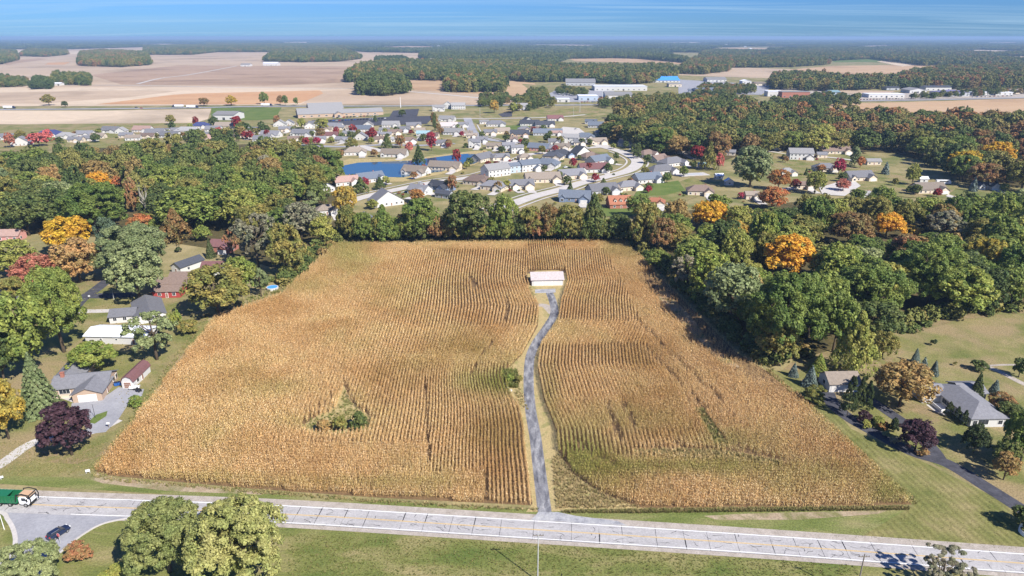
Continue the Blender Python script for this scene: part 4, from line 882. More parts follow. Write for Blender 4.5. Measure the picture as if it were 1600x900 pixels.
 ('round', 'red', 300, 182, 310, 196, 'red tree by the navy roof in the far row'),
 ('round', 'pinkred', 336, 198, 348, 212, 'rosy tree in the far row of houses'),
 ('round', 'dark', 288, 204, 300, 218, 'dark tree in front of the left houses, right one'),
 ('round', 'dark', 141, 209, 157, 222, 'dark tree in front of the left houses, left one'),
 ('round', 'dark', 86, 214, 98, 224, 'dark tree in front of the navy roofed house'),
 ('round', 'red', 384, 204, 396, 218, 'dark red tree at the right of the far row'),
 ('round', 'olive', 64, 148, 86, 164, 'lone round tree in the pale fields beyond the highway'),
 ('round', 'green', 404, 145, 420, 162, 'lone green tree by the rusty field, left of a pair'),
 ('round', 'rust', 432, 149, 442, 163, 'rusty tree by the rusty field'),
 ('round', 'green', 440, 149, 450, 164, 'green tree by the rusty field'),
 ('round', 'green', 458, 152, 466, 164, 'small green tree by the rusty field'),
 ('round', 'gold', 352, 150, 370, 164, 'golden tree beside the highway'),
 ('round', 'rust', 310, 152, 326, 165, 'bare reddish tree beside the highway'),
 ('round', 'dark', 96, 158, 106, 167, 'small dark tree beside the highway'),
 ('spruce', 'evergreen', 1274, 166, 1282, 180, 'left of three dark conifers beyond the right wood' ),
 ('spruce', 'evergreen', 1476, 168, 1484, 182, 'dark conifer against the orange field, left one'),
 ('spruce', 'evergreen', 1490, 167, 1497, 178, 'dark conifer against the orange field, middle one'),
 ('spruce', 'evergreen', 1505, 165, 1515, 182, 'dark conifer against the orange field, right one'),
 ('bare', 'greyish', 1534, 168, 1554, 186, 'bare grey tree against the orange field'),
):
    k, c_, x0, y0, x1, y1, lab = a[:7]
    o = T(k, c_, x0, y0, x1, y1, lab, name=a[7] if len(a) > 7 and a[7] == 'arborvitae' else None, cat=a[8] if len(a) > 8 else ('shrub' if len(a) > 7 and a[7] == 'shrub' else 'tree'))
    if y1 < 590 and c_ not in ('green', 'dark', 'evergreen'): BOXES.append((o, (x0, y0, x1, y1)))
for i, x in enumerate(range(548, 985, 22)):
    cc = ('olive', 'green', 'rust', 'olive', 'dark', 'green', 'yellowgreen')[i * 5 % 7]; y0 = 332 + (i * 7) % 13
    T('round', cc, x - 17, y0, x + 17, 377, '%s lower tree in the back hedge behind the cornfield' % COLWORD[cc], group='lower trees of the back hedge', clear=0.0)
SHOW = [(float(o.location.y), bx) for o, bx in BOXES]
HAND = [(o.location.x, o.location.y, max([c.scale[0] for c in o.children] + [2])) for o in ALL if o['category'] == 'tree']

TL = [('the bare white birch', 223, 312), ('the golden orange maple', 108, 367), ('the bright orange crown', 154, 281), ('the maroon roofed house', 343, 378), ('the pond', 560, 265), ('the left photo edge', 10, 300),
      ('the bright yellow maple', 539, 312), ('the rosy maples beside the left wood', 60, 235), ('the small red trees', 486, 225), ('the broad oak right of the birch', 292, 328), ('the oak above the golden maple', 144, 324),
      ('the largest golden maple', 1232, 399), ('the orange maple', 1208, 309), ('the rusty orange tree', 1329, 357), ('the pale grey tree', 1479, 350), ('the right photo edge', 1590, 380), ('the top right cornfield corner', 1010, 375),
      ('the tall oak by the field', 1231, 490), ('the golden yellow crown', 1110, 336), ('the broad oak above the mown lawn', 1460, 430), ('the bright lawn edge tree', 1500, 455), ('the cornfield bend', 430, 450), ('the middle of the right field edge', 1100, 470),
      ('the dark red maple', 1090, 237), ('the olive conical tree', 1109, 242), ('the brown roofed house', 1308, 235), ('the long curved street', 985, 235), ('the motorhome', 1472, 280), ('the blue grey house at the right', 1543, 288), ('the two storey white house', 1252, 240), ('the three dark conifers', 1490, 190)]
# ---- woods: every crown a tree of its own, as far as they can be told apart
def dots(poly, z, gap, gapf=None):
    q = [PN(a, b_, z) for a, b_ in poly]; gx = [v[0] for v in q]; gy = [v[1] for v in q]; out = []; y = min(gy)
    while y < max(gy):
        gp = gap if gapf is None else gapf(y); x = min(gx) + rng.uniform(0, gp)
        while x < max(gx): out.append((x + rng.uniform(-.36, .36) * gp, y + rng.uniform(-.36, .36) * gp)); x += gp
        y += gp * 0.9
    A = np.array(out); qx, qy = QN(A[:, 0], A[:, 1], z); return A[inside(qx, qy, poly)]
WOODS = [('left wood', [(-60, 310), (-30, 268), (60, 250), (150, 238), (300, 232), (400, 228), (500, 240), (522, 256), (524, 290), (500, 312), (505, 350), (440, 372), (345, 344), (300, 345), (230, 340), (150, 345), (0, 340)],
          ['green'] * 8 + ['dark'] * 3 + ['bright'] * 3 + ['olive'] * 5 + ['yellowgreen'] * 4 + ['greyish', 'rust', 'silver', 'bronze'], 17.5, 20, 18),
         ('right wood', [(1000, 374), (1040, 345), (1130, 320), (1250, 312), (1340, 318), (1460, 312), (1640, 310), (1640, 460), (1540, 466), (1480, 452), (1400, 480), (1320, 500), (1240, 530), (1180, 545), (1130, 500), (1060, 425)],
          ['green'] * 8 + ['dark'] * 3 + ['bright'] * 4 + ['olive'] * 4 + ['yellowgreen'] * 4 + ['rust', 'silver', 'greyish', 'yellow', 'bronze'], 17.5, 20, 19),
         ('upper right wood', [(946, 205), (980, 190), (1080, 200), (1180, 208), (1300, 205), (1400, 215), (1640, 225), (1640, 290), (1560, 275), (1500, 270), (1420, 258), (1380, 236), (1330, 226), (1250, 222), (1200, 228), (1140, 232), (1080, 236), (1000, 222)],
          ['green'] * 6 + ['dark'] * 4 + ['olive'] * 5 + ['rust', 'rust', 'orange', 'yellowgreen', 'yellowgreen', 'yellowgreen', 'gold', 'bronze', 'bronze', 'greyish'], 21, 23, 19)]
REST = []; CAND = []
for wname, poly, cols, gap, D0, H0 in WOODS:
    for x, y in dots(poly, 10, gap):
        if any((x - hx) ** 2 + (y - hy) ** 2 < (0.62 * hr + 2) ** 2 for hx, hy, hr in HAND): continue
        a, b_ = QN(x, y, 0)
        if inside(a, b_, FIELD_POLY) or inside(a, b_, [(1240, 240), (1420, 240), (1520, 300), (1200, 300)]): continue
        if wname == 'upper right wood' and b_ < 222: REST.append((x, y)); continue
        c_ = cols[int(rng.integers(0, len(cols)))]; D = D0 * rng.uniform(.75, 1.3); H = H0 * rng.uniform(.8, 1.3)
        k = 'sparse' if c_ == 'greyish' else ('tall' if rng.random() < .2 else 'round')
        for _ in range(4):                                  # lower trees stand in front of the showy ones
            tx_, ty_ = QN(x, y, H); sc_ = scale_at(float(ty_), H); hit = any(y < sy - 3 and abs(tx_ - (bx[0] + bx[2]) / 2) < (bx[2] - bx[0]) * .42 + D * sc_ * .42 and ty_ < bx[3] - .12 * (bx[3] - bx[1]) and QN(x, y, 0)[1] > bx[1] for sy, bx in SHOW)
            if not hit: break
            H *= .74; D *= .85
        if hit: continue
        a, b_ = QN(x, y, 10.0)
        ln, lx, ly = min(TL, key=lambda q: math.hypot(q[1] - a, (q[2] - b_) * 1.6)); ddx, ddy = a - lx, (b_ - ly) * 1.6
        loc_ = ('left of' if ddx < 0 else 'right of') if abs(ddx) > abs(ddy) else ('above' if ddy < 0 else 'below')
        CAND.append((D * scale_at(float(b_), 8), wname, (k, c_, x, y, D, H, rng.uniform(0, 1.2), D * scale_at(float(b_), 8), 'broadleaf_tree', '%s %s tree %s %s' % ('tall' if k == 'tall' else 'broad' if D > D0 * 1.02 else 'smaller', COLWORD[c_], loc_, ln), 'tree', 'trees of the ' + wname)))
CAND.sort(key=lambda q: -q[0])
for q in CAND[:210]: put_tree(*q[2])
LEFT = [(q[1], q[2]) for q in CAND[210:]]
GS = []
# ---- farther woods read as masses: many crowns in one object each
m, n, l, b = new_mat('far_foliage'); M['farleaf'] = m
at = n.new('ShaderNodeAttribute'); at.attribute_type = 'INSTANCER'; at.attribute_name = 'hue'
g = n.new('ShaderNodeNewGeometry')
r1 = ramp(n, l, at.outputs['Fac'], [(0.0, (0.060, 0.088, 0.026)), (0.35, (0.10, 0.13, 0.034)), (0.6, (0.16, 0.165, 0.045)), (0.76, (0.22, 0.19, 0.055)), (0.9, (0.23, 0.15, 0.06)), (1.0, (0.30, 0.15, 0.055))])
mr = n.new('ShaderNodeMapRange'); mr.inputs[3].default_value = .65; mr.inputs[4].default_value = 1.35; l.new(g.outputs['Random Per Island'], mr.inputs[0])
mv = n.new('ShaderNodeMix'); mv.data_type = 'RGBA'; mv.blend_type = 'MULTIPLY'; mv.inputs[0].default_value = 1; l.new(r1.outputs[0], mv.inputs[6]); l.new(mr.outputs[0], mv.inputs[7])
l.new(mv.outputs[2], b.inputs['Base Color']); b.inputs['Roughness'].default_value = 0.7; b.inputs['Specular IOR Level'].default_value = 0.15
def mkfar(seed, N, lf, kind='round'):
    V, Fs = crown(seed, N, lf, kind); return np_mesh('crown', V, Fs, M['farleaf'])
near_k = [mkfar(100 + i, 1100, .085, 'tall' if i == 3 else 'round') for i in range(5)]
dense_k = [mkfar(300 + i, 3600, .05, 'tall' if i == 3 else 'round') for i in range(4)]
far_k = [mkfar(200 + i, 420, .13) for i in range(5)]
FARGAP = [[(130, 70.5), (250, 68.5), (380, 70), (260, 72.5)], [(430, 66), (520, 65.2), (560, 67), (450, 68)], [(560, 74), (640, 72), (730, 73.5), (640, 77)], [(800, 71), (880, 69.5), (980, 71), (880, 73.5)], [(1010, 67), (1090, 66), (1130, 67.2), (1040, 69)], [(1080, 77), (1150, 74.5), (1240, 76), (1180, 79.5)], [(1300, 73.5), (1380, 71), (1440, 72.5), (1360, 76)],
          [(1450, 81), (1530, 78), (1640, 81), (1560, 85)], [(1180, 70.5), (1240, 69.5), (1290, 70.5), (1220, 72)], [(0, 68), (80, 67), (120, 68.5), (40, 70)], [(700, 86), (760, 83), (830, 85), (760, 89)], [(1120, 88), (1190, 85), (1260, 88), (1180, 91)], [(1500, 67), (1580, 66), (1640, 67), (1560, 69)], [(1350, 84), (1400, 82), (1440, 83.5), (1390, 86)], [(640, 67.5), (720, 66.5), (760, 67.5), (690, 69)]]
for i, fg in enumerate(FARGAP): sheet('field', M[('tan', 'sand', 'brown')[i % 3]], fg, 0.5 + i * .01)
def woodland(poly, gap, D, H, protos, name='woodland', gapf=None, huebias=0.0, huespread=1.0, z=7):
    A = dots(poly, z, gap, gapf)
    for fg in FARGAP:
        qa, qb = QN(A[:, 0], A[:, 1], 0); A = A[~inside(qa, qb, fg)]
    if not len(A): return
    if gapf: A = A[np.sin(A[:, 0] / 420.0 + 2 * np.sin(A[:, 1] / 900.0)) * np.sin(A[:, 1] / 610.0 + A[:, 0] / 1500.0) + 0.5 * np.sin(A[:, 0] / 170.0) * np.sin(A[:, 1] / 330.0) < 0.22]
    if not len(A): return
    k = len(A); g_ = np.full(k, 1.0) if gapf is None else np.array([max(1.0, gapf(v) / gap) for v in A[:, 1]])
    Dd = D * g_ * rng.uniform(.75, 1.3, k); Hh = H * rng.uniform(.75, 1.35, k)
    hue = np.clip(rng.beta(1.6, 2.0, k) * huespread + huebias + 0.12 * np.sin(A[:, 0] * .011) * np.sin(A[:, 1] * .007), 0, 1)
    scatter(name, np.stack([A[:, 0], A[:, 1], 1.0 + Hh * .45], 1), np.stack([Dd / 2, Dd / 2, Hh * .58], 1), rng.uniform(0, 6.28, k), protos, {'hue': hue})
woodland([(945, 205), (950, 190), (975, 170), (1040, 162), (1140, 158), (1200, 174), (1290, 182), (1400, 188), (1470, 186), (1640, 194), (1640, 222), (1400, 218), (1300, 218), (1180, 218), (1080, 222), (990, 220)], 17, 22, 17, dense_k, huebias=.12, huespread=1.1)
woodland([(535, 125), (560, 105), (600, 99), (700, 98), (800, 100), (860, 103), (900, 106), (1000, 107), (1045, 105), (1060, 114), (1045, 118), (960, 122), (880, 124), (800, 118), (760, 121), (700, 122), (620, 121)], 14, 18, 19, near_k)
woodland([(558, 143), (565, 125), (600, 121), (630, 128), (640, 141), (600, 145)], 13, 17, 19, near_k, huespread=.6)
woodland([(695, 139), (700, 120), (740, 116), (780, 122), (793, 133), (785, 139)], 13, 17, 19, near_k)
woodland([(805, 114), (880, 113), (960, 117), (1040, 117), (1055, 122), (985, 128), (900, 124), (820, 124), (800, 122)], 13, 17, 17, near_k, huebias=.12)
woodland([(1060, 112), (1075, 97), (1130, 96), (1140, 108), (1100, 113)], 14, 18, 18, near_k, huebias=.2)
woodland([(1200, 134), (1210, 120), (1290, 118), (1300, 124), (1390, 126), (1425, 115), (1480, 108), (1640, 103), (1640, 133), (1500, 134), (1380, 134), (1300, 138), (1240, 136)], 15, 18, 18, near_k, huebias=.12)
woodland([(122, 100), (126, 84), (160, 80), (230, 84), (236, 99), (190, 102), (150, 101)], 14, 18, 19, near_k, huebias=.15)
woodland([(-60, 100), (-60, 80), (25, 80), (28, 92), (0, 98)], 16, 20, 18, far_k)
woodland([(30, 86), (45, 77), (104, 79), (106, 84), (70, 87)], 16, 20, 16, far_k, huebias=.1)
woodland([(-40, 132), (0, 118), (40, 122), (42, 130), (10, 132)], 14, 14, 10, near_k)
woodland([(44, 135), (56, 121), (80, 124), (82, 134)], 11, 14, 12, near_k, huespread=.5)
woodland([(80, 128), (84, 116), (140, 118), (141, 130), (110, 128)], 11, 13, 14, near_k)
woodland([(225, 84), (225, 74), (330, 68), (500, 70), (560, 76), (470, 80), (340, 80), (300, 84)], 18, 22, 18, far_k)
woodland([(412, 94), (430, 80), (540, 78), (565, 90), (530, 94), (470, 95)], 15, 19, 19, far_k)
woodland([(585, 98), (588, 91), (630, 90), (640, 96)], 14, 16, 16, far_k, huespread=.3)
woodland([(655, 90), (660, 80), (760, 80), (860, 86), (1000, 84), (1070, 92), (1080, 97), (1000, 90), (960, 89), (890, 90), (870, 96), (780, 97), (700, 96)], 16, 20, 19, far_k, huespread=.7)
woodland([(1075, 106), (1085, 92), (1160, 92), (1240, 95), (1300, 98), (1240, 102), (1140, 103)], 15, 19, 18, far_k, huebias=.08)
woodland([(1090, 91), (1100, 80), (1280, 80), (1440, 83), (1480, 88), (1540, 88), (1640, 98), (1440, 100), (1360, 90), (1300, 93), (1200, 96)], 17, 21, 16, far_k)
woodland([(1240, 79), (1250, 73), (1640, 70), (1640, 86), (1500, 86), (1440, 82)], 19, 23, 15, far_k)
gf = lambda y: max(15.0, y / 170.0)
woodland([(-300, 75), (-300, 62.2), (1900, 62.2), (1900, 75), (1300, 80), (1100, 84), (900, 84), (560, 80), (250, 72), (100, 76)], 15, 21, 17, far_k, gapf=gf, huespread=.6)
for a in ([(820, 150), (822, 140), (850, 138), (862, 146), (850, 150)], [(800, 168), (802, 150), (840, 145), (868, 152), (866, 162), (830, 166)], [(750, 160), (752, 146), (790, 145), (800, 155), (780, 162)], [(868, 142), (872, 135), (890, 136), (920, 140), (915, 146)],
          [(1260, 162), (1262, 148), (1300, 144), (1345, 150), (1340, 160)], [(930, 158), (960, 152), (1050, 146), (1080, 150), (1060, 160), (960, 165)], [(1420, 150), (1440, 145), (1600, 135), (1640, 138), (1600, 142), (1500, 146)], [(1080, 145), (1100, 130), (1180, 132), (1180, 140), (1120, 148)],
          [(1200, 162), (1205, 153), (1260, 152), (1262, 160)], [(270, 216), (300, 205), (400, 196), (420, 200), (340, 215)]): woodland(a, 15, 11, 9, near_k, name='tree_belt')

for wname in ('left wood', 'right wood', 'upper right wood'):
    q = [v for n_, v in LEFT if n_ == wname]
    if not q: continue
    HU = dict(green=.28, dark=.05, bright=.4, olive=.55, yellowgreen=.68, greyish=.7, rust=.9, silver=.5, gold=.95, bronze=.85, orange=1.0)
    D_ = np.array([v[4] for v in q]); H_ = np.array([v[5] for v in q])
    scatter('woodland', np.array([(v[2], v[3], v[5] * .5) for v in q]), np.stack([D_ / 2, D_ / 2, H_ / 2], 1), rng.uniform(0, 6.28, len(q)), dense_k, {'hue': [HU[v[1]] for v in q]})
def undergrowth(lines, wid=3.0, step=1.6):
    pts = []
    for ln in lines:
        q = smooth_line([P(a, b_) for a, b_ in ln], 8)
        for i in range(len(q) - 1):
            L_ = (q[i + 1] - q[i]).length
            for _ in range(int(L_ / step) + 1): v = q[i].lerp(q[i + 1], rng.random()); pts.append((v.x + rng.normal(0, wid), v.y + rng.normal(0, wid)))
    A = np.array(pts); qx, qy = QN(A[:, 0], A[:, 1]); A = A[~inside(qx, qy, FIELD_POLY)]; k = len(A); D = rng.uniform(3, 7, k); H = D * rng.uniform(.7, 1.3, k)
    scatter('undergrowth', np.stack([A[:, 0], A[:, 1], H * .3], 1), np.stack([D / 2, D / 2, H * .5], 1), rng.uniform(0, 6.28, k), far_k, {'hue': np.clip(rng.beta(2, 2, k) * .9, 0, 1)})
undergrowth([[(522, 372), (600, 370), (760, 369), (975, 368)], [(522, 366), (760, 364), (985, 362)], [(978, 366), (1040, 420), (1110, 488), (1160, 536), (1200, 562)], [(520, 374), (470, 420), (440, 446)], [(1200, 566), (1250, 548)], [(1400, 515), (1480, 492), (1600, 478)]])
# ------------------------------------------------------------------ houses
HM = {}
def gable_roof(bm, x0, x1, y0, y1, z, pitch, axis='x', ov=0.5, th=0.22, mi=0):
    if axis == 'x':
        h = (y1 - y0) / 2 * pitch; ym = (y0 + y1) / 2; e = ov * pitch
        prism(bm, [(y0 - ov, z - e), (ym, z + h), (y1 + ov, z - e), (y1 + ov, z - e + th), (ym, z + h + th), (y0 - ov, z - e + th)], x0 - ov, x1 + ov, 'x', mi)
    else:
        h = (x1 - x0) / 2 * pitch; xm = (x0 + x1) / 2; e = ov * pitch
        prism(bm, [(x0 - ov, z - e), (xm, z + h), (x1 + ov, z - e), (x1 + ov, z - e + th), (xm, z + h + th), (x0 - ov, z - e + th)], y0 - ov, y1 + ov, 'y', mi)
def hip_roof(bm, x0, x1, y0, y1, z, pitch, ov=0.5, mi=0):
    x0 -= ov; x1 += ov; y0 -= ov; y1 += ov; d = min(y1 - y0, x1 - x0) / 2; h = d * pitch
    v = [bm.verts.new(p) for p in ((x0, y0, z - .1), (x1, y0, z - .1), (x1, y1, z - .1), (x0, y1, z - .1))]
    w = [bm.verts.new(p) for p in ((x0, y0, z + .1), (x1, y0, z + .1), (x1, y1, z + .1), (x0, y1, z + .1))]
    if x1 - x0 >= y1 - y0: r_ = [bm.verts.new((x0 + d, (y0 + y1) / 2, z + h)), bm.verts.new((x1 - d, (y0 + y1) / 2, z + h))]; F4 = ((w[0], w[1], r_[1], r_[0]), (w[2], w[3], r_[0], r_[1]), (w[1], w[2], r_[1]), (w[3], w[0], r_[0]))
    else: r_ = [bm.verts.new(((x0 + x1) / 2, y0 + d, z + h)), bm.verts.new(((x0 + x1) / 2, y1 - d, z + h))]; F4 = ((w[0], w[1], r_[0]), (w[1], w[2], r_[1], r_[0]), (w[2], w[3], r_[1]), (w[3], w[0], r_[0], r_[1]))
    for f in F4: bm.faces.new(f)
    bm.faces.new(v[::-1])
    for i in range(4): bm.faces.new((v[i], v[(i + 1) % 4], w[(i + 1) % 4], w[i]))
def gable_wall(bm, x0, x1, y0, y1, z, pitch, axis='x'):
    if axis == 'x': prism(bm, [(y0, 0), (y1, 0), (y1, z), ((y0 + y1) / 2, z + (y1 - y0) / 2 * pitch), (y0, z)], x0, x1, 'x')
    else: prism(bm, [(x0, 0), (x1, 0), (x1, z), ((x0 + x1) / 2, z + (x1 - x0) / 2 * pitch), (x0, z)], y0, y1, 'y')
def fixture(w, h, frame, pane, rows=1, cols=1):            # window or door facing -Y, base at z=0, one mesh
    k = (w, h, frame, pane, rows, cols)
    if k not in HM:
        bm = bmesh.new(); f = 0.10
        box(bm, -w / 2 - f, w / 2 + f, -.06, .05, -f, h + f, 0)
        for i in range(cols):
            for j in range(rows): box(bm, -w / 2 + w * i / cols + .04, -w / 2 + w * (i + 1) / cols - .04, -.10, -.05, h * j / rows + .04, h * (j + 1) / rows - .04, 1)
        HM[k] = bm_mesh('fixture', bm, M[frame], M[pane])
    return HM[k]
def place(nm, me, par, x, y, z, rz=0.0):
    o = link(nm, me, par); o.location = (x, y, z); o.rotation_euler = (0, 0, rz); return o
def house(px, py, W_, ang, roof, wall, style, label, cat='house', name='house', D=None, stories=1, door='gdoor', group=None):
    """px py: foot of the front wall in the photo; W_: photo width; front faces local -Y"""
    s = scale_at(py); Wm = max(6.0, W_ / s); D = D or min(13.0, max(6.5, Wm * .56)); p = P(px, py); h = 2.8 * stories + .4
    a = R(ang); t = thing(name, label, cat, (p.x - math.sin(a) * D * .5, p.y + math.cos(a) * D * .5, 0.05), a, group)
    key = (style, round(Wm / 3), round(D / 2), stories); Wq, Dq = round(Wm / 3) * 3.0, round(D / 2) * 2.0
    x0, x1, y0, y1 = -Wq / 2, Wq / 2, -Dq / 2, Dq / 2; pt = 0.64; big = Wm * s > 0
    if key not in HM:
        bw = bmesh.new(); br = bmesh.new()
        if style == 'hip': box(bw, x0, x1, y0, y1, 0, h); hip_roof(br, x0, x1, y0, y1, h, pt)
        elif style == 'end': gable_wall(bw, x0, x1, y0, y1, h, pt, 'y'); gable_roof(br, x0, x1, y0, y1, h, pt, 'y')
        else: gable_wall(bw, x0, x1, y0, y1, h, pt); gable_roof(br, x0, x1, y0, y1, h, pt)
        if style in ('wing', 'wing2', 'hip'):
            wx0, wx1 = x1 - min(7.2, Wq * .45), x1 - .35; gable_wall(bw, wx0, wx1, y0 - 3.5, y0 + Dq * .5, 2.8, pt + .05, 'y'); gable_roof(br, wx0, wx1, y0 - 3.5, y0 + Dq * .5, 2.83, pt + .05, 'y', .45)
        if style == 'wing2': gable_wall(bw, x0 + .6, x0 + 4.6, y0 - 1.6, y0 + Dq * .4, 2.9 * stories, .9, 'y'); gable_roof(br, x0 + .6, x0 + 4.6, y0 - 1.6, y0 + Dq * .4, 2.93 * stories, .9, 'y', .35)
        HM[key] = (bm_mesh('wall', bw, M['white']), bm_mesh('roof', br, M['roof_grey']))
    for nm, me, mt in (('wall', HM[key][0], M[wall]), ('roof', HM[key][1], M['roof_' + roof])):
        o = link(nm, me, t); o.material_slots[0].link = 'OBJECT'; o.material_slots[0].material = mt
    WD = fixture(1.3, 1.3, 'trim', 'glass', 1, 2)
    if style in ('wing', 'wing2', 'hip'):
        wx0, wx1 = x1 - min(7.2, Wq * .45), x1 - .35; place('garage_door', fixture(4.4, 2.15, 'trim', door, 4, 1), t, (wx0 + wx1) / 2, y0 - 3.5, .1); xr = wx0
    else: xr = x1
    if style == 'wing2': place('window', fixture(1.8, 1.5, 'trim', 'glass', 1, 2), t, x0 + 2.6, y0 - 1.6, .9); xl = x0 + 5
    else: xl = x0
    k = max(1, int((xr - xl) / 3.2))
    for st in range(stories):
        for i in range(k):
            x = xl + (xr - xl) * (i + .5) / k
            if st == 0 and i == k // 2 and cat == 'house': place('door', fixture(.95, 2.05, 'trim', 'browndoor'), t, x, y0, .12)
            else: place('window', WD, t, x, y0, .95 + 2.8 * st)
        for sx, rz in ((x0, -math.pi / 2), (x1, math.pi / 2)): place('window', WD, t, sx, y0 * .35, .95 + 2.8 * st, rz)
    if cat == 'house' and int(abs(px) + py) % 3 == 0 and 'chim' not in HM:
        bm = bmesh.new(); box(bm, -.4, .4, -.4, .4, 0, 1.9); box(bm, -.48, .48, -.48, .48, 1.9, 2.05); HM['chim'] = bm_mesh('chimney', bm, M['brick'])
    if cat == 'house' and int(abs(px) + py) % 3 == 0: place('chimney', HM['chim'], t, Wq * .2, Dq * .12 if style != 'end' else 0, h + Dq * .5 * pt - 1.4)
    return t
LM = [('the pond', 640, 262), ('the street curve', 985, 255), ('the long white street', 880, 295), ('the straight grey street', 745, 205), ('the church car park', 560, 192), ('the pale field', 200, 190), ('the left wood', 420, 228), ('the back hedge', 720, 310),
      ('the highway', 820, 166), ('the upper right wood', 1010, 225), ('the grassy neighbourhood', 1320, 265), ('the orange roofed house', 985, 318), ('the right edge of the photo', 1560, 290), ('the left edge of the photo', 10, 215)]
def near_lm(x, y):
    nm, lx, ly = min(LM, key=lambda q: (q[1] - x) ** 2 + ((q[2] - y) * 3) ** 2)
    return ('behind ' if y < ly - 9 else 'in front of ' if y > ly + 9 else 'left of ' if x < lx - 4 else 'right of ') + nm
